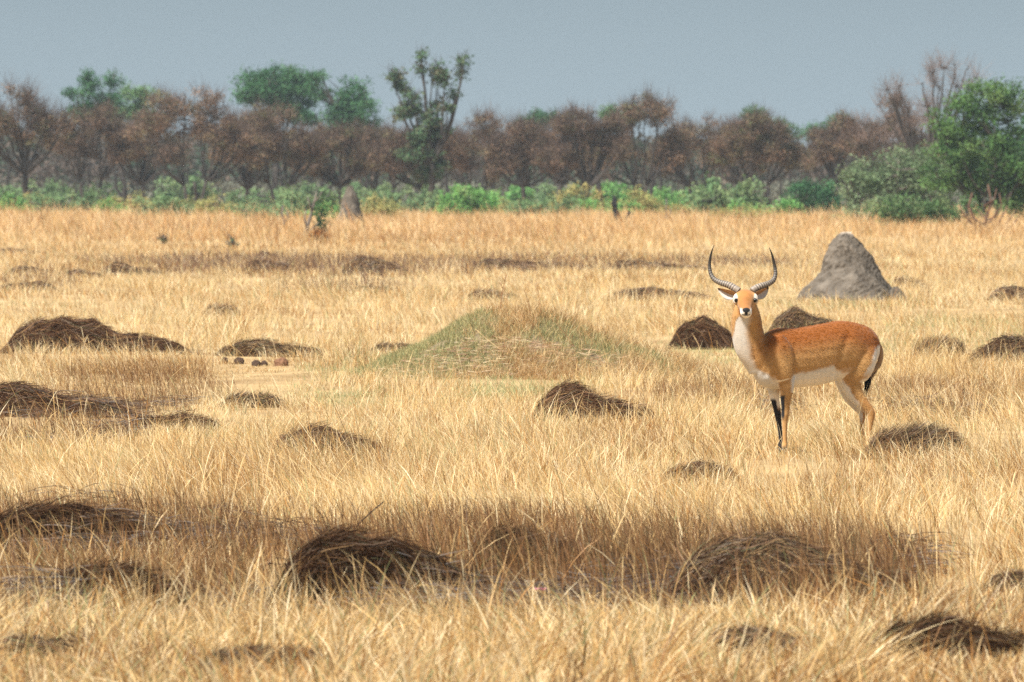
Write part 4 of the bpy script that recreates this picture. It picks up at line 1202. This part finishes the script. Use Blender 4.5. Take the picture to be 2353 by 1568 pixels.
def resample(arr, m):
    """smooth (Catmull-Rom) resampling of rows"""
    arr = np.asarray(arr, float); n = len(arr)
    P = np.vstack([2 * arr[0] - arr[1], arr, 2 * arr[-1] - arr[-2]])
    out = []
    for u in np.linspace(0, n - 1 - 1e-6, m):
        i = int(u); t = u - i
        p0, p1, p2, p3 = P[i], P[i + 1], P[i + 2], P[i + 3]
        out.append(0.5 * (2 * p1 + (p2 - p0) * t + (2 * p0 - 5 * p1 + 4 * p2 - p3) * t * t + (3 * p1 - p0 - 3 * p2 + p3) * t ** 3))
    return np.array(out)


FWD = np.array([-0.866, -0.5, 0.0]); LAT = np.array([0.5, -0.866, 0.0])


def build_antelope():
    TH = np.arange(24) * 2 * math.pi / 24
    lofts = []
    # torso: cx, top, bottom, half width
    T = [(1436, 752, 832, .035), (1408, 704, 900, .095), (1352, 664, 955, .135), (1270, 640, 985, .155), (1180, 632, 1006, .163), (1090, 648, 1026, .172), (1000, 663, 1040, .176),
         (900, 674, 1047, .170), (815, 672, 1052, .155), (745, 692, 1050, .132), (698, 742, 1030, .105), (668, 800, 990, .075), (650, 860, 955, .040)]
    T = resample(T, 48)
    rings = []
    for cx, tp, bt, b in T:
        c = A(cx, (tp + bt) / 2, (cx - 1000) * S * 0.577); h = (bt - tp) / 2 * S
        co = np.sign(np.cos(TH)) * np.abs(np.cos(TH)) ** 0.88; si = np.sign(np.sin(TH)) * np.abs(np.sin(TH)) ** 0.92
        # narrower towards the spine
        nar = np.where(si > 0, 1 - 0.20 * si ** 2, 1 - 0.06 * si ** 2)
        rings.append(c + LAT * (b * co * nar)[:, None] + np.array([0, 0, 1.0]) * (h * si)[:, None])
    lofts.append(loft(rings))

    def path_loft(rows, tilt=0.0, m=26):
        """rows: cx, cy, half width (picture units), v, half depth (m); horizontal-ish rings"""
        rows = resample(rows, m); rg = []
        P = np.array([A(r[0], r[1], r[3]) for r in rows])
        for i, r in enumerate(rows):
            t = P[min(i + 1, m - 1)] - P[max(i - 1, 0)]; t /= np.linalg.norm(t)
            e1 = np.array([1.0, 0, 0]) - t * t[0]; e1 /= np.linalg.norm(e1); e2 = np.cross(t, e1)
            rg.append(P[i] + e1 * (np.cos(TH) * r[2] * S)[:, None] + e2 * (np.sin(TH) * r[4])[:, None])
        lofts.append(loft(rg))
    # neck
    path_loft([(700, 930, 85, -.19, .10), (672, 860, 98, -.205, .115), (634, 785, 106, -.225, .115), (608, 705, 99, -.25, .108), (600, 630, 96, -.275, .098), (597, 575, 84, -.30, .088), (594, 520, 66, -.315, .075), (593, 480, 48, -.32, .06)])
    # shoulder and haunch masses
    path_loft([(790, 720, 40, -.24, .05), (800, 800, 85, -.245, .075), (815, 900, 88, -.25, .07), (840, 990, 58, -.245, .06)])
    # head (rings across the muzzle axis)
    p = math.radians(28); nrm = np.array([0, -math.sin(p), math.cos(p)])
    Hd = [(592, 478, -.27, 30, .03), (592, 474, -.30, 50, .055), (592, 474, -.345, 62, .062), (592, 485, -.39, 68, .070), (592, 500, -.425, 67, .074), (592, 520, -.465, 53, .070), (592, 542, -.505, 42, .060), (592, 560, -.545, 37, .053), (592, 572, -.580, 37, .049), (592, 579, -.602, 30, .038), (592, 581, -.612, 16, .018)]
    rings = []
    for cx, cy, v, hw, hh in resample(Hd, 36):
        c = A(cx, cy, v)
        si = np.sin(TH); co = np.cos(TH)
        w = hw * S * np.where(si < 0, 1 - 0.22 * si ** 2, 1 - 0.10 * si ** 2)
        rings.append(c + np.array([1.0, 0, 0]) * (w * co)[:, None] + nrm * (hh * np.sign(si) * np.abs(si) ** 0.9)[:, None])
    lofts.append(loft(rings))
    # brow ridges over the eyes
    for sx in (-1, 1):
        path_loft([(592 + sx * 44, 458, 14, -.40, .02), (592 + sx * 58, 478, 19, -.428, .024), (592 + sx * 62, 500, 18, -.432, .024), (592 + sx * 54, 522, 12, -.44, .018)], m=12)
    # legs
    path_loft([(850, 930, 62, -.21, .06), (852, 1005, 52, -.232, .058), (850, 1065, 42, -.235, .046), (847, 1125, 31, -.235, .036), (845, 1180, 25, -.235, .030), (843, 1212, 25, -.237, .031), (842, 1245, 19, -.236, .024), (841, 1310, 15, -.235, .020), (841, 1375, 15, -.235, .020), (839, 1402, 19, -.238, .024), (835, 1430, 17, -.245, .024)])
    path_loft([(775, 960, 55, -.07, .055), (772, 1030, 42, -.06, .05), (780, 1090, 33, -.05, .042), (791, 1150, 25, -.045, .033), (799, 1195, 22, -.045, .029), (803, 1220, 21, -.047, .028), (808, 1255, 17, -.046, .023), (816, 1315, 14, -.045, .019), (821, 1375, 14, -.045, .019), (820, 1402, 18, -.048, .023), (816, 1430, 16, -.055, .023)])
    path_loft([(1345, 790, 80, .17, .06), (1330, 860, 100, .145, .080), (1292, 935, 104, .13, .082), (1262, 1000, 80, .12, .068), (1272, 1055, 60, .118, .054), (1304, 1110, 48, .118, .046), (1348, 1160, 38, .122, .038), (1380, 1198, 32, .128, .034), (1388, 1228, 27, .128, .030), (1384, 1275, 19, .125, .023), (1376, 1350, 15, .12, .019), (1370, 1395, 18, .118, .022), (1362, 1428, 17, .112, .023)])
    path_loft([(1290, 880, 80, .29, .06), (1235, 975, 76, .295, .066), (1238, 1050, 52, .30, .05), (1264, 1110, 43, .30, .044), (1302, 1160, 35, .305, .036), (1332, 1196, 30, .31, .032), (1340, 1226, 22, .31, .026), (1341, 1275, 16, .308, .020), (1338, 1350, 14, .305, .019), (1334, 1395, 17, .302, .022), (1327, 1428, 16, .296, .023)])
    bm = bmesh.new()
    for V, F in lofts:
        vs = [bm.verts.new(v) for v in V]
        for f in F: bm.faces.new([vs[i] for i in f])
    bmesh.ops.recalc_face_normals(bm, faces=bm.faces)
    me = bpy.data.meshes.new('body'); bm.to_mesh(me); bm.free()
    tmp = bpy.data.objects.new('tmp', me); COL.objects.link(tmp)
    rm = tmp.modifiers.new('r', 'REMESH'); rm.mode = 'VOXEL'; rm.voxel_size = 0.0065; rm.use_smooth_shade = True
    sm = tmp.modifiers.new('s', 'SMOOTH'); sm.factor = 0.5; sm.iterations = 7
    dg = bpy.context.evaluated_depsgraph_get(); dg.update()
    body = bpy.data.meshes.new_from_object(tmp.evaluated_get(dg))
    bpy.data.objects.remove(tmp)
    body.name = 'body'
    n = len(body.vertices)
    co = np.empty(n * 3, np.float32); body.vertices.foreach_get('co', co); co = co.reshape(-1, 3).astype(float)
    no = np.empty(n * 3, np.float32); body.vertices.foreach_get('normal', no); no = no.reshape(-1, 3).astype(float)
    x = co[:, 0] / S + 1000; y = 1450 - co[:, 2] / S; v = co[:, 1]

    def line(pts, wd):
        best = np.full(n, 1e9)
        for (x0, y0), (x1, y1) in zip(pts[:-1], pts[1:]):
            q = np.clip(((x - x0) * (x1 - x0) + (y - y0) * (y1 - y0)) / ((x1 - x0) ** 2 + (y1 - y0) ** 2), 0, 1)
            best = np.minimum(best, np.hypot(x - x0 - q * (x1 - x0), y - y0 - q * (y1 - y0)))
        return np.exp(-(best / wd) ** 2)
    torso = (y < 1060) & (v > -0.5)
    off = -0.009 * line([(775, 735), (850, 820), (905, 960)], 20) - 0.010 * line([(1235, 735), (1195, 840), (1160, 960)], 22) - 0.007 * line([(715, 740), (745, 850), (720, 960)], 18)
    off += 0.006 * line([(815, 740), (800, 850), (835, 960)], 26) + 0.006 * line([(1290, 720), (1330, 820), (1260, 960)], 40) + 0.003 * line([(1370, 690), (1400, 730)], 20)
    off += 0.0007 * np.sin((x - 0.25 * (y - 800)) / 5.6) * smooth(930, 960, x) * smooth(1140, 1090, x) * smooth(740, 800, y) * smooth(940, 890, y)
    off -= 0.005 * line([(625, 660), (640, 760), (650, 860)], 16)
    off = off * torso
    co = co + no * off[:, None]
    body.vertices.foreach_set('co', co.astype(np.float32).ravel()); body.update()
    jit = 26 * (fbm(co[:, 0] * 30 + 3, co[:, 2] * 30 + co[:, 1] * 17, 2, 3) - 0.5)
    fz = jit * 0.8
    RUST = np.array([0.235, 0.072, 0.011]); TAN = np.array([0.44, 0.245, 0.09]); WHITE = np.array([0.78, 0.72, 0.64]); BLACK = np.array([0.012, 0.011, 0.012]); ORANGE = np.array([0.36, 0.15, 0.04]); GREY = np.array([0.45, 0.37, 0.29])
    ytop = np.interp(x, [650, 700, 800, 900, 1000, 1090, 1180, 1270, 1350, 1410, 1450], [690, 680, 668, 674, 663, 648, 632, 640, 664, 704, 760])
    dep = y - ytop + jit * 1.4
    f = smooth(60, 235, dep)
    c = RUST * (1 - f[:, None]) + TAN * f[:, None]

    def mix(c, m, k): return c * (1 - k[:, None]) + m * k[:, None]
    # neck: tan, rusty along the rear
    neck = smooth(770, 640, x) * smooth(950, 700, y)
    c = mix(c, TAN * 0.97, neck)
    c = mix(c, np.array([0.36, 0.16, 0.05]), neck * smooth(655, 690, x + fz) * smooth(560, 640, y) * 0.6)
    # belly
    yb = np.interp(x, [860, 900, 1000, 1080, 1150, 1175], [990, 962, 945, 925, 905, 930])
    belly = smooth(-16, 14, y + fz - yb) * smooth(868, 892, x) * smooth(1182, 1160, x) * (y < 1075)
    c = mix(c, WHITE * 0.82, belly)
    under = smooth(-0.35, -0.75, no[:, 2]) * smooth(840, 960, y) * (y < 1080)
    c = mix(c, WHITE * 0.95, under)
    # throat, chest
    xr = np.interp(y, [590, 640, 700, 800, 870, 920, 950, 985, 1020, 1060, 1100], [622, 612, 600, 612, 628, 650, 715, 765, 790, 800, 800])
    xl = np.interp(y, [590, 620, 700, 760, 800, 900], [556, 535, 520, 505, 480, 400])
    chest = smooth(30, -24, x + fz - xr) * smooth(-6, 8, x + fz * 0.5 - xl) * smooth(585, 612, y) * (y < 1180) * (v < 0.1)
    c = mix(c, WHITE * 0.72, chest)
    c = mix(c, np.array([0.60, 0.52, 0.43]), chest * smooth(720, 840, y) * smooth(960, 900, y) * 0.55)
    # head
    head = np.where(y < 585, smooth(-.325, -.35, v), smooth(-.47, -.49, v)) * smooth(640, 620, y)
    c = mix(c, ORANGE, head)
    c = mix(c, TAN * 0.95, head * smooth(26, 52, np.abs(x - 592)) * 0.6)
    c = mix(c, ORANGE * 0.72, head * smooth(30, 8, np.abs(x - 592)) * smooth(455, 500, y) * smooth(548, 520, y) * 0.7)
    ax_ = np.abs(x - 592)
    eye = smooth(1.5, 0.5, ((ax_ - 65) / 16) ** 2 + ((y - 486) / 33) ** 2)
    c = mix(c, WHITE * 0.8, head * eye * (0.55 + 0.5 * vnoise(co[:, 0] * 110, co[:, 2] * 110, 77)))
    cheek = smooth(40, 55, ax_) * smooth(505, 530, y)
    c = mix(c, TAN, head * cheek)
    muz = head * smooth(-.53, -.56, v) * smooth(538, 556, y + 0.5 * (ax_ - 30))
    c = mix(c, WHITE, muz)
    chin = head * smooth(585, 597, y) * smooth(-.50, -.53, v)
    c = mix(c, WHITE, chin)
    nose = head * smooth(-.568, -.585, v) * smooth(1.15, 0.85, (ax_ / 25) ** 2 + ((y - 556) / 15) ** 2)
    nose = np.maximum(nose, head * smooth(-.57, -.59, v) * smooth(1.2, 0.8, (ax_ / 10) ** 2 + ((y - 572) / 16) ** 2))
    c = mix(c, BLACK, nose)
    mouth = head * smooth(-.55, -.57, v) * smooth(1.25, 0.75, (ax_ / 27) ** 2 + ((y - 587 + ax_ * 0.12) / 4.0) ** 2)
    c = mix(c, BLACK * 3, mouth)
    # legs
    front = no @ FWD
    leg = smooth(1070, 1100, y)
    fore = leg * (x < 930)
    nearleg = (v < -0.14)
    # far foreleg: pale upper part, black front
    c = mix(c, WHITE * 0.92, fore * (~nearleg) * smooth(1195, 1150, y + fz))
    bl = fore * np.where(nearleg, smooth(0.55, 0.8, front + fz * 0.004) * smooth(1075, 1100, y) * smooth(1260, 1215, y), smooth(0.2, 0.5, front + fz * 0.004) * smooth(1105, 1130, y))
    bl = np.maximum(bl, fore * (~nearleg) * smooth(1165, 1200, y + fz))
    c = mix(c, BLACK, bl)
    hind = smooth(930, 960, y) * (x > 1150)
    rear = smooth(0.2, 0.6, -front)
    xf = np.interp(y, [950, 1000, 1040, 1090, 1130, 1200, 1262], [1165, 1178, 1208, 1238, 1268, 1310, 1334])
    c = mix(c, WHITE * 0.90, hind * smooth(46, 22, x + fz - xf) * smooth(1290, 1230, y))
    c = mix(c, np.array([0.44, 0.22, 0.072]), hind * smooth(1090, 1140, y) * smooth(0.5, 0.2, front))
    # pale rump edge under the tail
    rump = smooth(20, -4, np.interp(y, [770, 800, 850, 900, 950, 1000], [1452, 1432, 1412, 1392, 1362, 1335]) - x + fz) * smooth(775, 800, y) * smooth(1010, 930, y) * (x > 1300)
    c = mix(c, WHITE * 0.93, rump * 0.9)
    c = mix(c, BLACK * 1.6, smooth(1395, 1425, y))
    c = c * (1 + 0.24 * (fbm(co[:, 0] * 60, co[:, 2] * 60 + co[:, 1] * 41, 21, 3) - 0.5))[:, None]
    a = body.attributes.new('Col', 'FLOAT_COLOR', 'POINT')
    cc = np.ones((n, 4), np.float32); cc[:, :3] = c
    a.data.foreach_set('color', cc.ravel())
    m, nt, out = new_mat('coat'); N = nt.nodes; L = nt.links
    pb = N.new('ShaderNodeBsdfPrincipled'); pb.inputs['Roughness'].default_value = 0.7; pb.inputs['Specular IOR Level'].default_value = 0.2
    pb.inputs['Sheen Weight'].default_value = 0.15
    at = N.new('ShaderNodeAttribute'); at.attribute_name = 'Col'
    L.new(at.outputs['Color'], pb.inputs['Base Color'])
    tc = N.new('ShaderNodeTexCoord'); nz = N.new('ShaderNodeTexNoise'); nz.inputs['Scale'].default_value = 120
    bp = N.new('ShaderNodeBump'); bp.inputs['Strength'].default_value = 0.4; bp.inputs['Distance'].default_value = 0.004
    L.new(tc.outputs['Object'], nz.inputs['Vector']); L.new(nz.outputs['Fac'], bp.inputs['Height']); L.new(bp.outputs[0], pb.inputs['Normal'])
    L.new(pb.outputs[0], out.inputs['Surface'])
    body.materials.clear()
    gz = float(ground_h(AX, AY))
    root = empty('antelope', (AX, AY, gz))
    tag(root, 'rust and tan male antelope with ringed lyre-shaped horns, standing side-on and looking at the camera', 'antelope')
    link('body', body, m, root)
    # fur: short strands lying along the coat
    rng = np.random.default_rng(5)
    ok = (head < 0.2) & (y < 1180) & (c[:, 2] < 0.2)
    ids = rng.choice(np.where(ok)[0], 18000)
    p0 = co[ids] + rng.normal(0, 0.003, (len(ids), 3)); nn = no[ids]
    flow = np.tile(-FWD, (len(ids), 1)) + np.array([0, 0, -0.75]) + rng.normal(0, 0.22, (len(ids), 3))
    flow[:, :] = np.where((x[ids] < 700)[:, None] & (y[ids] < 850)[:, None], np.array([0.15, 0, -1.0]) + rng.normal(0, 0.2, (len(ids), 3)), flow)
    flow -= nn * (flow * nn).sum(1)[:, None]; flow /= np.linalg.norm(flow, axis=1)[:, None] + 1e-9
    ln = rng.uniform(0.008, 0.016, len(ids))
    P = np.stack([p0 - nn * 0.001, p0 + flow * ln[:, None] * 0.55 + nn * 0.0022, p0 + flow * ln[:, None] + nn * 0.0025], 1)
    sd = np.cross(flow, nn)
    W = np.tile(np.array([0.0013, 0.0010]), (len(ids), 1))
    col = c[ids] * rng.uniform(0.93, 1.10, (len(ids), 1))
    V, F, C = ribbons(P, W, sd, col)
    o = link('fur', raw_mesh('fur', V, F, C), M_THATCH, root)
    # horns
    hm, nt, out = new_mat('horn'); N = nt.nodes; L = nt.links
    pb = N.new('ShaderNodeBsdfPrincipled'); pb.inputs['Roughness'].default_value = 0.5
    at = N.new('ShaderNodeAttribute'); at.attribute_name = 'Col'; L.new(at.outputs['Color'], pb.inputs['Base Color']); L.new(pb.outputs[0], out.inputs['Surface'])
    for pts in ([(552, 440, -.345), (528, 425, -.335), (490, 404, -.31), (440, 389, -.27), (402, 369, -.23), (380, 333, -.20), (373, 285, -.185), (378, 235, -.19), (388, 192, -.20), (401, 156, -.215)],
                [(634, 440, -.345), (655, 426, -.335), (692, 411, -.31), (735, 397, -.27), (768, 376, -.23), (782, 340, -.20), (780, 298, -.185), (770, 250, -.19), (758, 206, -.20), (742, 167, -.215)]):
        q = resample([A(*t) for t in pts], 170)
        dl = np.concatenate([[0], np.cumsum(np.linalg.norm(np.diff(q, axis=0), axis=1))]); L_ = dl[-1]; t = dl / L_
        r = np.interp(t, [0, 0.2, 0.4, 0.6, 0.8, 0.93, 1], [0.029, 0.0255, 0.0195, 0.0145, 0.0098, 0.0045, 0.001])
        ringamp = smooth(0.03, 0.10, t) * smooth(0.75, 0.55, t)
        ph = (dl / 0.021) % 1.0
        saw = np.where(ph < 0.65, ph / 0.65, (1 - ph) / 0.35)
        r = r * (1 + 0.17 * ringamp * (saw - 0.5))
        V, F, C = tube(q, r, 14)
        base = np.interp(t, [0, 0.15, 0.4, 0.6, 0.8, 1], [0.26, 0.19, 0.105, 0.06, 0.02, 0.010])
        tone = base * (1 + 1.7 * ringamp * (saw - 0.45))
        cv = np.repeat(tone, 14)[:, None] * np.array([1.0, 0.82, 0.66])
        C = np.vstack([cv, [[0.015, 0.013, 0.012]], [[0.2, 0.16, 0.12]]])
        link('horn', raw_mesh('horn', V, F, C), hm, root)
    # ears
    for sx, base_, tip, w in ((-1, (532, 470, -.345), (421, 424, -.30), 34), (1, (652, 470, -.345), (739, 418, -.30), 33)):
        b = A(*base_); t_ = A(*tip); ax = t_ - b; ln = np.linalg.norm(ax); ax /= ln
        upv = np.array([0, -0.25, 1.0]); upv -= ax * (upv @ ax); upv /= np.linalg.norm(upv); fw = np.cross(ax, upv); fw *= np.sign(-fw[1])
        V = []; C = []; nu, nv = 16, 9
        prof = lambda u: (np.sin(math.pi * min(1, (u * 0.86 + 0.14)) ** 0.80) ** 0.8) * (1 if u < 0.995 else 0.3)
        for side_ in (0, 1):
            for i in range(nu):
                u = i / (nu - 1); hw = w * S * max(prof(u), 0.04)
                for j in range(nv):
                    s = j / (nv - 1) * 2 - 1
                    cup = (s * s) * 0.55 * hw
                    V.append(b + ax * ln * u + upv * hw * s * 0.95 - upv * 0.010 * math.sin(math.pi * u) + fw * (cup - 0.012 * (1 - s * s) - (0.006 if side_ else 0)))
                    if side_: C.append((0.50, 0.24, 0.08))
                    else:
                        k = 1 if s < -0.08 else 0
                        C.append((0.52, 0.45, 0.40) if k else (0.34, 0.17, 0.06))
                        if u > 0.92: C[-1] = (0.10, 0.06, 0.04)
        F = []
        for q0 in (0, nu * nv):
            for i in range(nu - 1):
                for j in range(nv - 1):
                    a0 = q0 + i * nv + j
                    F += [a0, a0 + 1, a0 + nv + 1, a0, a0 + nv + 1, a0 + nv]
        rim = [i * nv for i in range(nu)] + [(nu - 1) * nv + j for j in range(1, nv)] + [i * nv + nv - 1 for i in range(nu - 2, -1, -1)]
        for i0, i1 in zip(rim[:-1], rim[1:]):
            F += [i0, i1, i1 + nu * nv, i0, i1 + nu * nv, i0 + nu * nv]
        link('ear', raw_mesh('ear', np.array(V), np.array(F), np.array(C)), m, root)
    # eyes
    em = plain_mat('eye', (0.006, 0.005, 0.005), 0.08, 0.5)
    for sx in (-1, 1):
        e = bmesh.new(); bmesh.ops.create_uvsphere(e, u_segments=16, v_segments=10, radius=0.0165)
        mm = bpy.data.meshes.new('eye'); e.to_mesh(mm); e.free()
        for pl in mm.polygons: pl.use_smooth = True
        o = link('eye', mm, em, root)
        # on the head surface: first body vertex met from the front
        tx = 592 + sx * 58
        sel = np.where((np.abs(x - tx) < 6) & (np.abs(y - 497) < 7) & (v < -.33))[0]
        vv = v[sel].min() if len(sel) else -.44
        o.location = A(tx, 497, vv + 0.004)
    # tail
    q = resample([A(1425, 772, .25), A(1446, 800, .275), A(1456, 850, .29), A(1446, 900, .295), A(1415, 940, .285), A(1385, 970, .27), A(1368, 995, .26)], 30)
    V, F, C = tube(q, np.interp(np.linspace(0, 1, 30), [0, 0.2, 0.6, 1], [0.020, 0.022, 0.019, 0.014]), 10)
    t = np.repeat(np.linspace(0, 1, 30), 10); t = np.concatenate([t, [1, 0]])
    kk = smooth(0.0, 0.35, t)[:, None]
    C = np.array([0.26, 0.10, 0.025]) * (1 - kk) + np.array([0.30, 0.20, 0.12]) * kk
    kk = smooth(0.8, 0.98, t)[:, None]; C = C * (1 - kk) + BLACK * kk
    tail = link('tail', raw_mesh('tail', V, F, C), m, root)
    nst = 900
    j = rng.integers(14, 30, nst); st = q[j] + rng.normal(0, 0.007, (nst, 3))
    tt = (j - 14) / 15
    dn = np.array([-0.06, 0, -1.0]) + rng.normal(0, 0.10, (nst, 3))
    ln = rng.uniform(0.05, 0.12, nst) * tt ** 2 + 0.02
    T3 = np.linspace(0, 1, 4)[None, :, None]
    P = st[:, None, :] + dn[:, None, :] * ln[:, None, None] * T3
    az = rng.random(nst) * math.pi
    V, F, C = ribbons(P, np.tile(np.array([0.0022, 0.002, 0.0015]), (nst, 1)), np.stack([np.cos(az), np.sin(az), 0 * az], 1), np.where((tt > 0.72)[:, None], BLACK[None], np.array([[0.26, 0.18, 0.12]])) * rng.uniform(0.7, 1.4, (nst, 1)))
    link('tail_tuft', raw_mesh('tail_tuft', V, F, C), M_THATCH, tail)
    # hooves
    hmat = plain_mat('hoof', (0.012, 0.011, 0.010), 0.4, 0.4)
    for (cx, v0) in ((833, -.25), (814, -.06), (1360, .108), (1325, .292)):
        c0 = A(cx, 1430, v0); ps = []
        for sgn in (-1, 1):
            off = LAT * 0.013 * sgn
            pth = np.array([c0 + off + [0, 0, 0.012], c0 + off + FWD * 0.008, c0 + off + FWD * 0.022 + [0, 0, -0.022]])
            ps.append(tube(pth, [0.013, 0.019, 0.022], 10))
        V, F, C = join(ps)
        link('hoof', raw_mesh('hoof', V, F, C), hmat, root)


def build_small():
    # pink flower
    X, d = gp(1240, 1440); k = d / FPX
    rng = np.random.default_rng(2)
    root = empty('pink_flower', (X, d, float(ground_h(X, d))))
    tag(root, 'tiny pink flower low in the foreground grass', 'flower')
    V, F, C = tube(np.array([[0, 0, 0], [0.01, -0.02, 0.09], [0.0, -0.05, 0.16]]), [0.002, 0.002, 0.0015], 5, (0.15, 0.22, 0.08))
    link('stem', raw_mesh('stem', V, F, C), M_LEAF, root)
    ps = []
    for cx in (-0.018, 0.016):
        for i in range(7):
            a = i * 2 * math.pi / 7
            dr = np.array([math.cos(a), math.sin(a), 0.55]); c = np.array([cx, -0.05, 0.165])
            ps.append(ribbons(np.stack([c, c + dr * 0.012, c + dr * 0.024])[None], np.array([[0.003, 0.008]]), np.array([[-math.sin(a), math.cos(a), 0]]), np.array([[0.80, 0.32, 0.50]])))
    V, F, C = join(ps)
    link('petals', raw_mesh('petals', V, F, C), M_LEAF, root)
    # foreground twigs
    for (pts, r, lab) in [([(815, 1220), (845, 1185), (882, 1154)], 4, 'dark bent twig poking up behind the biggest foreground hump'),
                          ([(950, 1352), (1000, 1348), (1060, 1350), (1108, 1370)], 5, 'pale thick bent straw lying in front of the biggest foreground hump'),
                          ([(610, 1300), (640, 1298), (668, 1300)], 3.5, 'short dark stick at the left foot of the biggest foreground hump')]:
        X, d = gp(pts[0][0], {4: 1300, 5: 1408, 3.5: 1345}[r]); k = d / FPX
        z0 = float(ground_h(X, d))
        p = np.array([((a - pts[0][0]) * k, 0.05 * j, CAMH - (b - HZ) * k - z0) for j, (a, b) in enumerate(pts)])
        low = np.array([[p[0][0] - 0.03, 0.0, 0.0]])
        q = resample(np.vstack([low, p]), 12)
        V, F, C = tube(q, np.linspace(r * k * 0.6, r * k * 0.3, 12), 6, (0.055, 0.04, 0.035) if r != 5 else (0.70, 0.52, 0.25))
        o = link('twig', raw_mesh('twig', V, F, C), M_LEAF, loc=(X, d, z0))
        tag(o, lab, 'twig', 'loose twigs in the foreground')


# ------------------------------------------------------------------ light, air, camera
SUN_AZ = math.atan2(-0.66, -0.60)      # compass angle from +Y, clockwise
SUN_EL = math.radians(57)
HAZE = 0.00015


def build_light():
    w = bpy.data.worlds.new('World'); SC.world = w; w.use_nodes = True
    nt = w.node_tree; N = nt.nodes; L = nt.links
    bg = N['Background']
    sky = N.new('ShaderNodeTexSky'); sky.sky_type = 'NISHITA'; sky.sun_disc = False
    sky.sun_elevation = SUN_EL; sky.sun_rotation = SUN_AZ; sky.air_density = 1.3; sky.dust_density = 3.0; sky.ozone_density = 2.0
    # a thin even overcast veil over the clear sky
    geo = N.new('ShaderNodeNewGeometry'); sep = N.new('ShaderNodeSeparateXYZ')
    tc = N.new('ShaderNodeTexCoord'); L.new(tc.outputs['Generated'], sep.inputs[0])
    rmp = N.new('ShaderNodeValToRGB')
    e = rmp.color_ramp.elements
    e[0].position = 0.0; e[0].color = (4.0, 4.95, 5.55, 1)
    e[1].position = 0.026; e[1].color = (2.98, 3.82, 4.38, 1)
    x = e.new(0.35); x.color = (3.2, 4.1, 4.8, 1)
    L.new(sep.outputs['Z'], rmp.inputs['Fac'])
    mx = N.new('ShaderNodeMix'); mx.data_type = 'RGBA'; mx.inputs[0].default_value = 0.85
    L.new(sky.outputs[0], mx.inputs[6]); L.new(rmp.outputs[0], mx.inputs[7])
    L.new(mx.outputs[2], bg.inputs['Color']); bg.inputs['Strength'].default_value = 0.050
    l = bpy.data.lights.new('sun', 'SUN'); l.energy = 4.2; l.angle = math.radians(6); l.color = (1.0, 0.94, 0.85)
    o = bpy.data.objects.new('sun', l); COL.objects.link(o)
    d = Vector((math.sin(SUN_AZ) * math.cos(SUN_EL), math.cos(SUN_AZ) * math.cos(SUN_EL), math.sin(SUN_EL)))
    o.rotation_euler = d.to_track_quat('Z', 'Y').to_euler()
    o.location = (-20, -20, 60)
    # air
    bm = bmesh.new(); bmesh.ops.create_cube(bm, size=1.0)
    for v in bm.verts:
        v.co = Vector((v.co.x * 400, 430 + v.co.y * 900, -1.5 + (v.co.z + 0.5) * 18))
    me = bpy.data.meshes.new('haze'); bm.to_mesh(me); bm.free()
    m, nt, out = new_mat('air'); v = nt.nodes.new('ShaderNodeVolumePrincipled')
    v.inputs['Color'].default_value = (0.72, 0.85, 0.95, 1); v.inputs['Density'].default_value = HAZE
    v.inputs['Anisotropy'].default_value = 0.2
    nt.links.new(v.outputs[0], out.inputs['Volume'])
    o = link('haze', me, m); tag(o, kind='stuff')


def build_camera():
    c = bpy.data.cameras.new('camera'); o = bpy.data.objects.new('camera', c); COL.objects.link(o)
    c.lens = 300; c.sensor_width = 36; c.clip_start = 0.5; c.clip_end = 20000
    pitch = math.atan((784.0 - HZ) / FPX)
    o.location = (0, 0, CAMH); o.rotation_euler = (math.pi / 2 - pitch, 0, 0)
    c.dof.use_dof = True; c.dof.focus_distance = AY - 0.3
    c.dof.aperture_fstop = 0.3 / 0.028
    SC.camera = o


build_ground()
build_mounds()
build_grass()
build_green_mound()
build_termite()
build_trees()
build_antelope()
build_small()
build_light()
build_camera()
SC.view_settings.view_transform = 'Standard'; SC.view_settings.look = 'None'
SC.view_settings.exposure = 1.2; SC.view_settings.gamma = 1.0
SC.render.engine = 'CYCLES'
SC.cycles.max_bounces = 6; SC.cycles.diffuse_bounces = 4; SC.cycles.transmission_bounces = 4; SC.cycles.volume_bounces = 0
SC.cycles.transparent_max_bounces = 4
SC.cycles.use_denoising = False; SC.cycles.sample_clamp_indirect = 3.0; SC.cycles.sample_clamp_direct = 5.0
